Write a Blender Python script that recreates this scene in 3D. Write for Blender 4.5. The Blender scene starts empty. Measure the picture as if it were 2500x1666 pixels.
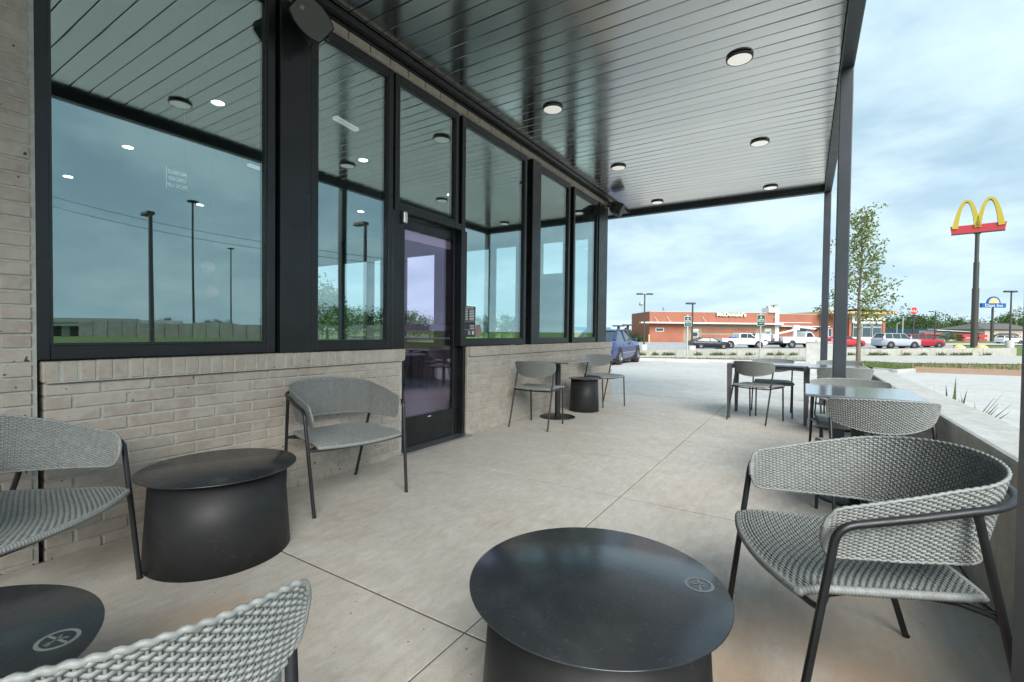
import bpy, bmesh, math, random
import numpy as np
from mathutils import Vector, Matrix
rnd = random.Random(7)
S = bpy.context.scene
C = S.collection
R = math.radians

# ------------------------------------------------------------------ camera
F_PX, CAM_H = 1139.1, 1.10                      # focal length in px of a 2500 px wide frame
YAW, PITCH, ROLL = R(32.17), R(-1.19), R(0.66)
cam_d = bpy.data.cameras.new('camera'); cam = bpy.data.objects.new('camera', cam_d); C.objects.link(cam)
cam_d.sensor_width = 36.0; cam_d.lens = F_PX * 36.0 / 2500.0
cam_d.clip_start = 0.05; cam_d.clip_end = 3000
CM = Matrix.Rotation(YAW, 3, 'Z') @ Matrix.Rotation(math.pi / 2 + PITCH, 3, 'X') @ Matrix.Rotation(ROLL, 3, 'Z')
cam.matrix_world = Matrix.Translation((0, 0, CAM_H)) @ CM.to_4x4()
S.camera = cam

# ------------------------------------------------------------------ sky (broken overcast) and soft sun
SUN_EL, SUN_AZ = R(36), R(138)                  # azimuth clockwise from +Y
w = bpy.data.worlds.new('World'); S.world = w; w.use_nodes = True
nt = w.node_tree; nt.nodes.clear(); N = nt.nodes.new; L = nt.links.new
out = N('ShaderNodeOutputWorld'); bg = N('ShaderNodeBackground'); L(bg.outputs[0], out.inputs[0])
sky = N('ShaderNodeTexSky'); sky.sky_type = 'NISHITA'; sky.sun_disc = False
sky.sun_elevation = SUN_EL; sky.sun_rotation = SUN_AZ
tc = N('ShaderNodeTexCoord'); sep = N('ShaderNodeSeparateXYZ'); L(tc.outputs['Generated'], sep.inputs[0])
zz = N('ShaderNodeMath'); zz.operation = 'MAXIMUM'; L(sep.outputs[2], zz.inputs[0]); zz.inputs[1].default_value = 0.0
za = N('ShaderNodeMath'); za.operation = 'ADD'; L(zz.outputs[0], za.inputs[0]); za.inputs[1].default_value = 0.24
dv = N('ShaderNodeVectorMath'); dv.operation = 'DIVIDE'; L(tc.outputs['Generated'], dv.inputs[0])
cmb = N('ShaderNodeCombineXYZ')
for i in range(3): L(za.outputs[0], cmb.inputs[i])
L(cmb.outputs[0], dv.inputs[1])
def cloud(scale, lo, hi, loc, dist=0.4, detail=7, sc=(1, 1, 1)):
    mp = N('ShaderNodeMapping'); mp.inputs['Location'].default_value = loc; mp.inputs['Scale'].default_value = sc
    mp.inputs['Rotation'].default_value = (0, 0, R(32)); L(dv.outputs[0], mp.inputs[0])
    n = N('ShaderNodeTexNoise'); n.inputs['Scale'].default_value = scale; n.inputs['Detail'].default_value = detail
    n.inputs['Roughness'].default_value = 0.55; n.inputs['Distortion'].default_value = dist
    L(mp.outputs[0], n.inputs['Vector'])
    r = N('ShaderNodeMapRange'); r.inputs[1].default_value = lo; r.inputs[2].default_value = hi; r.interpolation_type = 'SMOOTHSTEP'
    L(n.outputs[0], r.inputs[0]); return r.outputs[0]
m1 = cloud(1.1, 0.20, 0.50, (3.1, 1.7, 0.4), 0.1, 4, (1.0, 1.1, 1))
m2 = cloud(1.9, 0.36, 0.72, (4.1, 5.2, 1.0), 0.1, 5, (1.0, 1.1, 1))
SKY_STRENGTH = 0.050
def mixc(f, a, b):
    m = N('ShaderNodeMix'); m.data_type = 'RGBA'
    if isinstance(f, float): m.inputs[0].default_value = f
    else: L(f, m.inputs[0])
    for i, v in ((6, a), (7, b)):
        if isinstance(v, tuple): m.inputs[i].default_value = (*v, 1)
        else: L(v, m.inputs[i])
    return m.outputs[2]
gray = mixc(m2, (2.2, 3.25, 4.1), (4.1, 5.2, 5.75))        # shaded cloud to lit cloud
haze = N('ShaderNodeMapRange'); L(zz.outputs[0], haze.inputs[0]); haze.inputs[1].default_value = 0.0; haze.inputs[2].default_value = 0.34
haze.inputs[3].default_value = 1.0; haze.inputs[4].default_value = 0.0; haze.interpolation_type = 'SMOOTHSTEP'
blue = mixc(0.72, sky.outputs[0], (2.5, 3.75, 4.75))
cl = mixc(m1, blue, gray)
hz = N('ShaderNodeMath'); hz.operation = 'MULTIPLY'; L(haze.outputs[0], hz.inputs[0]); hz.inputs[1].default_value = 0.55
L(mixc(hz.outputs[0], cl, (4.3, 5.5, 6.1)), bg.inputs[0])
bg.inputs[1].default_value = SKY_STRENGTH
sun_d = bpy.data.lights.new('sun', 'SUN'); sun_d.energy = 1.4; sun_d.angle = R(45); sun_d.color = (1.0, 0.965, 0.91)
sun = bpy.data.objects.new('sun', sun_d); C.objects.link(sun)
sdir = Vector((math.sin(SUN_AZ) * math.cos(SUN_EL), math.cos(SUN_AZ) * math.cos(SUN_EL), math.sin(SUN_EL)))
sun.rotation_euler = sdir.to_track_quat('Z', 'Y').to_euler()
vs = S.view_settings; vs.view_transform = 'Standard'; vs.look = 'None'; vs.exposure = 2.0; vs.gamma = 1.0; vs.use_curve_mapping = False
S.render.engine = 'CYCLES'
cy = S.cycles; cy.max_bounces = 10; cy.diffuse_bounces = 4; cy.glossy_bounces = 5; cy.transmission_bounces = 6; cy.transparent_max_bounces = 14
cy.use_denoising = True; cy.sample_clamp_indirect = 6.0; cy.caustics_reflective = False; cy.caustics_refractive = False

# ------------------------------------------------------------------ image / site geometry
FWD = Vector((-math.sin(YAW), math.cos(YAW), 0)); RGT = Vector((math.cos(YAW), math.sin(YAW), 0))
def ray(px, py): return CM @ Vector((px - 1250, 833 - py, -F_PX))
def at_d(px, py, d): return Vector((0, 0, CAM_H)) + ray(px, py) * (d / F_PX)      # point at camera depth d
def at_z(px, py, z):
    r = ray(px, py); return Vector((0, 0, CAM_H)) + r * ((z - CAM_H) / r.z)
def site(u, d, z=0.0):
    p = RGT * u + FWD * d; return Vector((p.x, p.y, z))
def to_site(p): return p.x * RGT.x + p.y * RGT.y, p.x * FWD.x + p.y * FWD.y
GLASS_X = -3.03
def mirror_d(px, py, d):
    p = at_d(px, py, d); return Vector((2 * GLASS_X - p.x, p.y, p.z))

# terrain heights: contact points of things standing on the ground around the patio
CTRL = []
for px, py, d in ((1560, 867.6, 38), (1760, 868.0, 39), (1972, 868.0, 40), (2240, 868.2, 41), (2481, 868.4, 42), (1740, 851.5, 60), (1840, 851.5, 59),
                  (1940, 851, 58), (2190, 850, 53), (2260, 850, 55), (1585, 835, 80), (1800, 836.5, 80), (2142, 838, 80), (2377, 847, 57),
                  (2421, 833, 110), (2300, 832, 120), (2200, 829, 140), (1520, 834, 85), (1700, 829, 140), (2480, 845, 48), (1572, 855, 50), (1690, 853, 50)):
    CTRL.append(tuple(at_d(px, py, d)))
for px, py, z in ((1501, 891.5, -.2), (1549, 882.3, -.25), (1624, 884.5, -.26), (1726, 886, -.24), (1677, 876, -.31), (1854, 876, -.31), (2095, 885, -.22),
                  (2300, 915, -.18), (2450, 915, -.18), (2150, 905, -.16), (2300, 892, -.26), (2450, 892, -.26), (1900, 905, -.08)):
    CTRL.append(tuple(at_z(px, py, z)))
CTRL += [(x, y, 0.0) for x in (-9, -6, -3, 0) for y in (8.3, 9.6, 10.8)]
CTRL += [(x, y, -0.13) for x in (1.6, 4, 8) for y in (-6, -2, 2, 6, 10)] + [(x, y, -0.1) for x in (-14, -22) for y in (-10, 0, 10)]
CTRL += [(30, 0, -.3), (30, -20, -.3), (60, 10, -.3), (60, -40, -.3), (0, -30, -.3), (-30, -30, -.2), (-40, 30, -.3), (-60, 60, -.2), (-30, 60, -.3), (90, 60, -.1)]
CA = np.array(CTRL)
def gz(x, y):
    d2 = (CA[:, 0] - x) ** 2 + (CA[:, 1] - y) ** 2 + 0.15
    wt = 1.0 / d2 ** 1.6
    return float((wt * CA[:, 2]).sum() / wt.sum())
def gsite(u, d):
    p = site(u, d); return gz(p.x, p.y)

# ------------------------------------------------------------------ materials
def new_mat(name):
    m = bpy.data.materials.new(name); m.use_nodes = True; t = m.node_tree; t.nodes.clear()
    o = t.nodes.new('ShaderNodeOutputMaterial'); b = t.nodes.new('ShaderNodeBsdfPrincipled'); t.links.new(b.outputs[0], o.inputs[0])
    return m, t, b
def col4(c): return (c[0], c[1], c[2], 1)
def nmix(t, f, a, b, mode='MIX'):
    m = t.nodes.new('ShaderNodeMix'); m.data_type = 'RGBA'; m.blend_type = mode
    if isinstance(f, (int, float)): m.inputs[0].default_value = f
    else: t.links.new(f, m.inputs[0])
    for i, v in ((6, a), (7, b)):
        if isinstance(v, tuple): m.inputs[i].default_value = col4(v)
        else: t.links.new(v, m.inputs[i])
    return m.outputs[2]
def noise(t, scale, detail=4, rough=.55, vec=None, dist=0.0, lo=None, hi=None, sc=None, coord='Object'):
    n = t.nodes.new('ShaderNodeTexNoise'); n.inputs['Scale'].default_value = scale; n.inputs['Detail'].default_value = detail
    n.inputs['Roughness'].default_value = rough; n.inputs['Distortion'].default_value = dist
    if vec is None:
        if coord == 'World':
            g = t.nodes.new('ShaderNodeNewGeometry'); vec = g.outputs['Position']
        else:
            c = t.nodes.new('ShaderNodeTexCoord'); vec = c.outputs[coord]
    if sc:
        mp = t.nodes.new('ShaderNodeMapping'); mp.inputs['Scale'].default_value = sc; t.links.new(vec, mp.inputs[0]); vec = mp.outputs[0]
    t.links.new(vec, n.inputs['Vector']); o = n.outputs[0]
    if lo is not None:
        r = t.nodes.new('ShaderNodeMapRange'); r.inputs[1].default_value = lo; r.inputs[2].default_value = hi; t.links.new(o, r.inputs[0]); o = r.outputs[0]
    return o
def bump(t, b, h, strength=.2, dist=.01):
    n = t.nodes.new('ShaderNodeBump'); n.inputs['Strength'].default_value = strength; n.inputs['Distance'].default_value = dist
    t.links.new(h, n.inputs['Height']); t.links.new(n.outputs[0], b.inputs['Normal'])
def P(name, c, rough=.5, metal=0.0, var=.12, vs=6.0, bmp=0.0, bs=40.0, spec=.5, c2=None, coat=0.0, rvar=0.0, coord='Object', emit=None, es=0.0, orand=0.0):
    m, t, b = new_mat(name)
    b.inputs['Roughness'].default_value = rough; b.inputs['Metallic'].default_value = metal; b.inputs['Specular IOR Level'].default_value = spec
    b.inputs['Coat Weight'].default_value = coat; b.inputs['Coat Roughness'].default_value = .06
    d = c2 or tuple(max(0, x * (1 - var)) for x in c); u = tuple(min(1, x * (1 + var)) for x in c)
    col = nmix(t, noise(t, vs, 5, lo=.3, hi=.7, coord=coord), d, u)
    if orand:
        oi = t.nodes.new('ShaderNodeObjectInfo'); mr = t.nodes.new('ShaderNodeMapRange'); mr.inputs[3].default_value = 1 - orand; mr.inputs[4].default_value = 1 + orand
        t.links.new(oi.outputs['Random'], mr.inputs[0]); vm = t.nodes.new('ShaderNodeVectorMath'); vm.operation = 'SCALE'
        t.links.new(col, vm.inputs[0]); t.links.new(mr.outputs[0], vm.inputs['Scale']); col = vm.outputs[0]
    t.links.new(col, b.inputs['Base Color'])
    if rvar:
        t.links.new(noise(t, vs * 2.3, 5, lo=.3, hi=.7, coord=coord), (r := t.nodes.new('ShaderNodeMapRange')).inputs[0])
        r.inputs[3].default_value = max(0, rough - rvar); r.inputs[4].default_value = min(1, rough + rvar); t.links.new(r.outputs[0], b.inputs['Roughness'])
    if bmp: bump(t, b, noise(t, bs, 6, coord=coord), bmp, .01)
    if emit: b.inputs['Emission Color'].default_value = col4(emit); b.inputs['Emission Strength'].default_value = es
    return m
M = {}
M['black'] = P('black powder coat', (.018, .019, .021), .38, .0, .25, 9, .06, 160, .5, rvar=.07)
M['steel_dark'] = P('dark grey painted steel', (.043, .051, .061), .42, .15, .15, 3, .04, 120, rvar=.05)
M['frame'] = P('black anodised window frame', (.020, .022, .024), .34, .3, .2, 4, .03, 90, rvar=.08)
M['frame_light'] = P('grey gasket edge', (.25, .26, .25), .5, .2)
M['white'] = P('white paint', (.70, .70, .68), .5, 0, .04, 5)
M['rubber'] = P('black rubber', (.015, .015, .016), .75, 0, .2, 20, .1, 60)
M['chrome'] = P('brushed metal', (.55, .55, .55), .28, 1.0, .05, 30)
M['alu'] = P('silver wheel alloy', (.5, .5, .52), .32, .9, .05, 20)

def m_concrete(name, c, warm, rough=.62, scale=1.0, streak=(1, 1, 1), dark=.8, bmp=.25, stain=.35, rust=()):
    m, t, b = new_mat(name)
    a = nmix(t, noise(t, .55 * scale, 6, .6, dist=.6, lo=.32, hi=.7, coord='World'), c, warm)
    a = nmix(t, noise(t, 2.3 * scale, 8, .7, dist=1.2, lo=.45, hi=.75, coord='World'), a, tuple(min(1, x * 1.18) for x in c))
    a = nmix(t, noise(t, 1.1 * scale, 8, .65, dist=2.0, lo=.56, hi=.74, coord='World', sc=(1.3, .8, 1)), a, tuple(x * dark for x in warm))
    st = noise(t, 9 * scale, 4, .6, lo=.35, hi=.72, coord='World', sc=streak)
    a = nmix(t, st, a, nmix(t, .25, a, (.9, .9, .88)))
    a = nmix(t, noise(t, 17, 6, .7, dist=.8, lo=.36, hi=.66, coord='World', sc=(1, .6, 1)), nmix(t, .22, a, (.24, .22, .19)), nmix(t, .10, a, (.85, .85, .82)))
    a = nmix(t, noise(t, 150, 3, .7, lo=.3, hi=.7, coord='World'), nmix(t, .16, a, (.12, .11, .10)), nmix(t, .10, a, (.95, .95, .92)))
    dots = noise(t, 46 * scale, 2, .5, lo=.70, hi=.76, coord='World')
    a = nmix(t, dots, a, tuple(x * .45 for x in warm))
    bl = noise(t, .9 * scale, 3, .5, dist=3., lo=.63, hi=.7, coord='World', sc=(.6, 1.6, 1))
    fb = t.nodes.new('ShaderNodeMath'); fb.operation = 'MULTIPLY'; t.links.new(bl, fb.inputs[0]); fb.inputs[1].default_value = stain
    a = nmix(t, fb.outputs[0], a, tuple(x * .62 for x in c))
    if rust:
        ge = t.nodes.new('ShaderNodeNewGeometry')
        for (cx, cy, rad) in rust:
            dn = t.nodes.new('ShaderNodeVectorMath'); dn.operation = 'DISTANCE'; t.links.new(ge.outputs['Position'], dn.inputs[0]); dn.inputs[1].default_value = (cx, cy, 0)
            rr = t.nodes.new('ShaderNodeMapRange'); rr.interpolation_type = 'SMOOTHSTEP'; rr.inputs[1].default_value = rad; rr.inputs[2].default_value = rad * .2; t.links.new(dn.outputs['Value'], rr.inputs[0])
            mu = t.nodes.new('ShaderNodeMath'); mu.operation = 'MULTIPLY'; t.links.new(rr.outputs[0], mu.inputs[0]); t.links.new(noise(t, 3.2, 5, .65, dist=1.0, lo=.22, hi=.62, coord='World'), mu.inputs[1])
            a = nmix(t, mu.outputs[0], a, (.60, .41, .26))
    t.links.new(a, b.inputs['Base Color']); b.inputs['Roughness'].default_value = rough
    mr = t.nodes.new('ShaderNodeMapRange'); mr.inputs[3].default_value = rough - .14; mr.inputs[4].default_value = rough + .12
    t.links.new(noise(t, 1.7 * scale, 6, .6, dist=1., lo=.3, hi=.7, coord='World'), mr.inputs[0]); t.links.new(mr.outputs[0], b.inputs['Roughness'])
    bump(t, b, noise(t, 60, 6, .7, coord='World', sc=streak), bmp, .004)
    return m
M['patio'] = m_concrete('broom finished patio concrete', (.555, .53, .472), (.53, .45, .355), .6, 1.0, (3.2, .6, 1), .88, .35, .22, ((.40, 1.45, 1.25), (-1.75, .75, .45), (.2, 2.7, .5)))
M['drive'] = m_concrete('pale concrete drive', (.48, .48, .46), (.425, .40, .36), .75, .5, (1, 1, 1), .85, .2, .3)
M['knee'] = m_concrete('cast concrete', (.50, .51, .49), (.43, .42, .38), .7, 1.2, (1, 1, .4), .8, .25, .3)
M['old_wall'] = m_concrete('weathered concrete', (.40, .39, .34), (.28, .26, .21), .85, .35, (2.5, 2.5, .25), .6, .3, .6)
M['asphalt'] = m_concrete('worn grey asphalt', (.30, .30, .31), (.26, .26, .26), .85, .2, (1, 1, 1), .9, .3, .2)
M['lane'] = m_concrete('worn tan concrete lane', (.45, .43, .385), (.40, .36, .31), .85, .25, (1, 1, 1), .85, .3, .4)
M['joint'] = P('dark joint', (.15, .135, .12), .9)
M['mortar'] = P('grey mortar', (.46, .46, .42), .9, 0, .15, 30, .3, 90, coord='World')
M['grass'] = P('lawn soil', (.10, .17, .035), .95, 0, .35, 1.4, .6, 30, .2, (.16, .17, .07), coord='World')
M['dirt'] = P('reddish bare soil', (.36, .22, .15), .95, 0, .25, 2.2, .7, 18, .2, (.30, .20, .13), coord='World')
M['mulch'] = P('brown mulch', (.16, .09, .06), .95, 0, .5, 9, .8, 40, .2, coord='World')
M['field'] = P('rough meadow', (.085, .15, .04), .95, 0, .5, .5, .6, 12, .2, (.14, .16, .06), coord='World')

def m_brick():
    m, t, b = new_mat('pale taupe brick')
    oi = t.nodes.new('ShaderNodeObjectInfo')
    base = nmix(t, oi.outputs['Random'], (.445, .39, .328), (.53, .48, .415))
    base = nmix(t, noise(t, 7, 5, .6, dist=.8, lo=.35, hi=.72, coord='World'), base, (.37, .31, .26))
    base = nmix(t, noise(t, 26, 4, .6, lo=.45, hi=.8, coord='World'), base, (.50, .47, .42))
    pits = noise(t, 38, 2, .4, lo=.735, hi=.76, coord='World')
    base = nmix(t, pits, base, (.07, .055, .045))
    grime = noise(t, .5, 3, .5, coord='World', lo=.5, hi=.75, sc=(1, 1, 1))
    base = nmix(t, grime, base, nmix(t, .5, base, (.27, .22, .17)))
    t.links.new(base, b.inputs['Base Color']); b.inputs['Roughness'].default_value = .82; b.inputs['Specular IOR Level'].default_value = .3
    bump(t, b, noise(t, 70, 6, .65, coord='World'), .35, .004)
    return m
M['brick'] = m_brick()

def m_glass(name, tint, refl, fac=.30):
    m = bpy.data.materials.new(name); m.use_nodes = True; t = m.node_tree; t.nodes.clear()
    o = t.nodes.new('ShaderNodeOutputMaterial'); mx = t.nodes.new('ShaderNodeMixShader'); t.links.new(mx.outputs[0], o.inputs[0])
    tr = t.nodes.new('ShaderNodeBsdfTransparent'); tr.inputs[0].default_value = col4(tint)
    g = t.nodes.new('ShaderNodeBsdfGlossy'); g.inputs['Roughness'].default_value = 0.0; g.inputs['Color'].default_value = col4(refl)
    gm = t.nodes.new('ShaderNodeNewGeometry'); dt = t.nodes.new('ShaderNodeVectorMath'); dt.operation = 'DOT_PRODUCT'
    t.links.new(gm.outputs['Incoming'], dt.inputs[0]); t.links.new(gm.outputs['Normal'], dt.inputs[1])
    ab = t.nodes.new('ShaderNodeMath'); ab.operation = 'ABSOLUTE'; t.links.new(dt.outputs['Value'], ab.inputs[0])
    om = t.nodes.new('ShaderNodeMath'); om.operation = 'SUBTRACT'; om.inputs[0].default_value = 1.0; t.links.new(ab.outputs[0], om.inputs[1])
    pw_ = t.nodes.new('ShaderNodeMath'); pw_.operation = 'POWER'; t.links.new(om.outputs[0], pw_.inputs[0]); pw_.inputs[1].default_value = 5.0
    ad = t.nodes.new('ShaderNodeMath'); ad.operation = 'MULTIPLY_ADD'; ad.use_clamp = True; t.links.new(pw_.outputs[0], ad.inputs[0]); ad.inputs[1].default_value = 1 - fac; ad.inputs[2].default_value = fac
    t.links.new(ad.outputs[0], mx.inputs[0]); t.links.new(tr.outputs[0], mx.inputs[1]); t.links.new(g.outputs[0], mx.inputs[2])
    # faint waviness of toughened panes
    n = t.nodes.new('ShaderNodeTexNoise'); n.inputs['Scale'].default_value = 1.1; n.inputs['Detail'].default_value = 0
    ge = t.nodes.new('ShaderNodeNewGeometry'); t.links.new(ge.outputs['Position'], n.inputs['Vector'])
    bm_ = t.nodes.new('ShaderNodeBump'); bm_.inputs['Strength'].default_value = .05; bm_.inputs['Distance'].default_value = .02
    t.links.new(n.outputs[0], bm_.inputs['Height']); t.links.new(bm_.outputs[0], g.inputs['Normal'])
    return m
M['glass'] = m_glass('coated storefront glass', (.86, .95, .94), (.80, .94, .92), .23)
M['door_glass'] = m_glass('clear door glass', (.92, .86, .95), (.84, .74, .92), .10)
M['glass_far'] = m_glass('clear glass', (.96, .99, .99), (.9, .95, .95), .04)
M['car_glass'] = P('tinted car glass', (.035, .05, .055), .06, 0, .1, 3, spec=.9)

# ------------------------------------------------------------------ mesh building
class MB:
    def __init__(s): s.v, s.f, s.sm = [], [], []
    def add(s, verts, faces, smooth=False):
        o = len(s.v); s.v += [tuple(v) for v in verts]
        s.f += [tuple(i + o for i in f) for f in faces]; s.sm += [smooth] * len(faces); return s
    def box(s, x0, x1, y0, y1, z0, z1, T=None):
        v = [(x, y, z) for z in (z0, z1) for y in (y0, y1) for x in (x0, x1)]
        if T is not None: v = [T @ Vector(p) for p in v]
        return s.add(v, [(0, 2, 3, 1), (4, 5, 7, 6), (0, 1, 5, 4), (2, 6, 7, 3), (0, 4, 6, 2), (1, 3, 7, 5)])
    def bbox(s, x0, x1, y0, y1, z0, z1, b=.004, seg=1, T=None):   # bevelled box
        bm = bmesh.new(); bmesh.ops.create_cube(bm, size=1.0)
        for v in bm.verts: v.co = Vector(((x0 + x1) / 2 + v.co.x * (x1 - x0), (y0 + y1) / 2 + v.co.y * (y1 - y0), (z0 + z1) / 2 + v.co.z * (z1 - z0)))
        bmesh.ops.bevel(bm, geom=list(bm.edges), offset=b, segments=seg, affect='EDGES', profile=.5)
        bm.verts.index_update(); v = [(T @ q.co if T is not None else q.co.copy()) for q in bm.verts]
        fs = [tuple(q.index for q in f.verts) for f in bm.faces]; bm.free()
        return s.add(v, fs)
    def prism(s, poly, axis, a, b, T=None):     # poly in the two other axes (cyclic order), extruded along axis
        n = len(poly)
        def pt(p, h):
            q = {'x': (h, p[0], p[1]), 'y': (p[0], h, p[1]), 'z': (p[0], p[1], h)}[axis]
            return T @ Vector(q) if T is not None else q
        v = [pt(p, a) for p in poly] + [pt(p, b) for p in poly]
        return s.add(v, [tuple(range(n - 1, -1, -1)), tuple(range(n, 2 * n))] + [(i, (i + 1) % n, n + (i + 1) % n, n + i) for i in range(n)])
    def tube(s, pts, r, n=8, closed=False, cap=True, smooth=True, flat=None):
        pts = [Vector(p) for p in pts]; k = len(pts)
        rr = r if isinstance(r, (list, tuple)) else [r] * k
        ref = None; vs_ = []
        for i, p in enumerate(pts):
            a = pts[(i - 1) % k] if (closed or i > 0) else p; c = pts[(i + 1) % k] if (closed or i < k - 1) else p
            t = (c - a).normalized()
            if ref is None: ref = Vector((0, 0, 1)) if abs(t.z) < .9 else Vector((1, 0, 0))
            u = (ref - t * ref.dot(t)).normalized(); ref = u; vv = t.cross(u)
            if flat: u_, v_ = flat[0], flat[1]
            else: u_ = v_ = 1
            for j in range(n):
                an = 2 * math.pi * (j + .5) / n; vs_.append(p + (u * math.cos(an) * u_ + vv * math.sin(an) * v_) * rr[i])
        fs = [(i * n + j, i * n + (j + 1) % n, ((i + 1) % k) * n + (j + 1) % n, ((i + 1) % k) * n + j) for i in range(k if closed else k - 1) for j in range(n)]
        s.add(vs_, fs, smooth)
        if cap and not closed: s.add(vs_[:n], [tuple(range(n - 1, -1, -1))]); s.add(vs_[-n:], [tuple(range(n))])
        return s
    def lathe(s, prof, n=24, T=None, smooth=True, axis='z', a0=0, a1=2 * math.pi):
        k = len(prof); full = abs(a1 - a0 - 2 * math.pi) < 1e-6; cnt = n if full else n + 1; v = []
        for i in range(cnt):
            a = a0 + (a1 - a0) * i / n
            for (r, z) in prof:
                q = {'z': (r * math.cos(a), r * math.sin(a), z), 'y': (r * math.cos(a), z, r * math.sin(a)), 'x': (z, r * math.cos(a), r * math.sin(a))}[axis]
                v.append(T @ Vector(q) if T is not None else q)
        m_ = n
        f = [(i * k + j, ((i + 1) % cnt) * k + j, ((i + 1) % cnt) * k + j + 1, i * k + j + 1) for i in range(m_) for j in range(k - 1)]
        return s.add(v, f, smooth)
    def grid(s, P2, smooth=True, flip=False):   # P2[i][j] points
        h, w_ = len(P2), len(P2[0]); v = [p for row in P2 for p in row]
        f = [(i * w_ + j, i * w_ + j + 1, (i + 1) * w_ + j + 1, (i + 1) * w_ + j) for i in range(h - 1) for j in range(w_ - 1)]
        if flip: f = [q[::-1] for q in f]
        return s.add(v, f, smooth)
    def mesh(s, name, mat):
        me = bpy.data.meshes.new(name); me.from_pydata(s.v, [], s.f); me.polygons.foreach_set('use_smooth', s.sm); me.materials.append(mat); me.update(); return me
    def build(s, name, mat, parent=None, loc=None, rot=None):
        return ob(name, s.mesh(name, mat if not isinstance(mat, str) else M[mat]), parent, loc, rot)
def ob(name, data, parent=None, loc=None, rot=None):
    o = bpy.data.objects.new(name, data); C.objects.link(o)
    if parent: o.parent = parent
    if loc is not None: o.location = loc
    if rot is not None: o.rotation_euler = rot
    return o
def tag(o, label=None, cat=None, group=None, kind=None):
    if label: o['label'] = label
    if cat: o['category'] = cat
    if group: o['group'] = group
    if kind: o['kind'] = kind
    return o
def thing(name, label, cat, loc=(0, 0, 0), rz=0.0, group=None): return tag(ob(name, None, None, loc, (0, 0, rz)), label, cat, group)
def struct(o): o['kind'] = 'structure'; return o
def copy_tree(o, parent=None, loc=None, rz=None, label=None):
    c = o.copy(); C.objects.link(c); c.parent = parent
    if loc is not None: c.location = loc
    if rz is not None: c.rotation_euler = (0, 0, rz)
    if label: c['label'] = label
    for ch in list(o.children): copy_tree(ch, c)
    return c
def text_mesh(txt, size, depth, bold=0.0, align='CENTER', spacing=1.0, shear=0.0, name='lettering', w=1.0):
    cu = bpy.data.curves.new(name, 'FONT'); cu.body = txt; cu.size = size; cu.extrude = depth; cu.offset = bold; cu.align_x = align; cu.align_y = 'CENTER'
    cu.space_character = spacing; cu.shear = shear; cu.resolution_u = 3
    o = bpy.data.objects.new(name, cu); C.objects.link(o)
    dg = bpy.context.evaluated_depsgraph_get(); me = bpy.data.meshes.new_from_object(o.evaluated_get(dg))
    bpy.data.objects.remove(o); bpy.data.curves.remove(cu)
    if w != 1.0:
        for v in me.vertices: v.co.x *= w
    return me
def text(txt, size, depth, mat, parent, loc, rot, **k):
    me = text_mesh(txt, size, depth, **k); me.materials.clear(); me.materials.append(M[mat]); return ob('lettering', me, parent, loc, rot)
UP = (math.pi / 2, 0, 0)      # text standing upright, read from -Y
# ================================================================== ground and paving
def drape(px, py, dz=0.0):
    z = -.2
    for _ in range(12):
        p = at_z(px, py, z); z = .5 * z + .5 * gz(p.x, p.y)
    return Vector((p.x, p.y, gz(p.x, p.y) + dz))
def lerp_list(pts, x):
    if x <= pts[0][0]: return pts[0][1]
    for (a, b), (c, d) in zip(pts, pts[1:]):
        if x <= c: return b + (d - b) * (x - a) / (c - a)
    return pts[-1][1]
def sheet_cols(name, mat, xs, ynear, yfar, rows, dz):
    G = [[(x, (yy := ynear(x) + (yfar(x) - ynear(x)) * j / rows), gz(x, yy) + dz) for j in range(rows + 1)] for x in xs]
    return struct(MB().grid(G, True, True).build(name, mat))
def sheet_px(name, mat, near, far, rows, dz, sub=4):
    def dens(l):
        o = []
        for (a, b), (c, d) in zip(l, l[1:]): o += [(a + (c - a) * k / sub, b + (d - b) * k / sub) for k in range(sub)]
        return o + [l[-1]]
    A = [drape(*p) for p in dens(near)]; B = [drape(*p) for p in dens(far)]
    G = [[(p.x, p.y, gz(p.x, p.y) + dz) for p in [a.lerp(b, j / rows) for j in range(rows + 1)]] for a, b in zip(A, B)]
    return struct(MB().grid(G, True, True).build(name, mat))

# open ground, one sheet to the horizon
ax = [-900, -500, -300, -200, -140, -100, -75, -55, -42, -32, -24, -17, -11, -6, -2, 2, 6, 10, 15, 20, 26, 32, 38, 45, 55, 68, 85, 110, 150, 220, 320, 500, 900]
ad_ = [-600, -300, -150, -90, -60, -40, -25, -15, -8, -3, 2, 6, 10, 14, 18, 22, 26, 30, 34, 38, 42, 46, 52, 58, 66, 76, 88, 105, 130, 170, 240, 360, 600, 1100]
G = []
for u in ax:
    row = []
    for d in ad_:
        p = site(u, d); inside = (-13 < p.x < 1.7 and -5 < p.y < 8.2)
        row.append((p.x, p.y, (-.35 if inside else gz(p.x, p.y) - .10)))
    G.append(row)
struct(MB().grid(G, True, True).build('ground', 'field'))

# patio: base with control joints between slabs
SX = [-2.985, -1.03, .648]; SY = [-4.0, -2.05, -.36, 1.335, 3.015, 4.71, 6.39, 8.08]
patio = struct(MB().box(-3.0, .66, -4.1, 8.079, -.13, -.0028).build('patio', 'joint'))
for i in range(2):
    for j in range(len(SY) - 1):
        sl = MB().bbox(SX[i] + .0038, SX[i + 1] - .0038, SY[j] + .0055, SY[j + 1] - .0055, -.12, 0, .0012)
        sl.build('slab', 'patio', patio)
yfA = [(lambda p: (p.x, p.y))(drape(*q)) for q in ((1480, 878.5), (1555, 880.5), (1640, 882), (1720, 884), (1860, 887), (1960, 890), (2060, 893))]
yfB = [(lambda p: (p.x, p.y))(drape(*q)) for q in ((2060, 894), (2130, 906), (2190, 911), (2238, 909.5), (2350, 913.5), (2500, 919))]
yfB = sorted(yfB); yfA = sorted(yfA)
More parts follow.
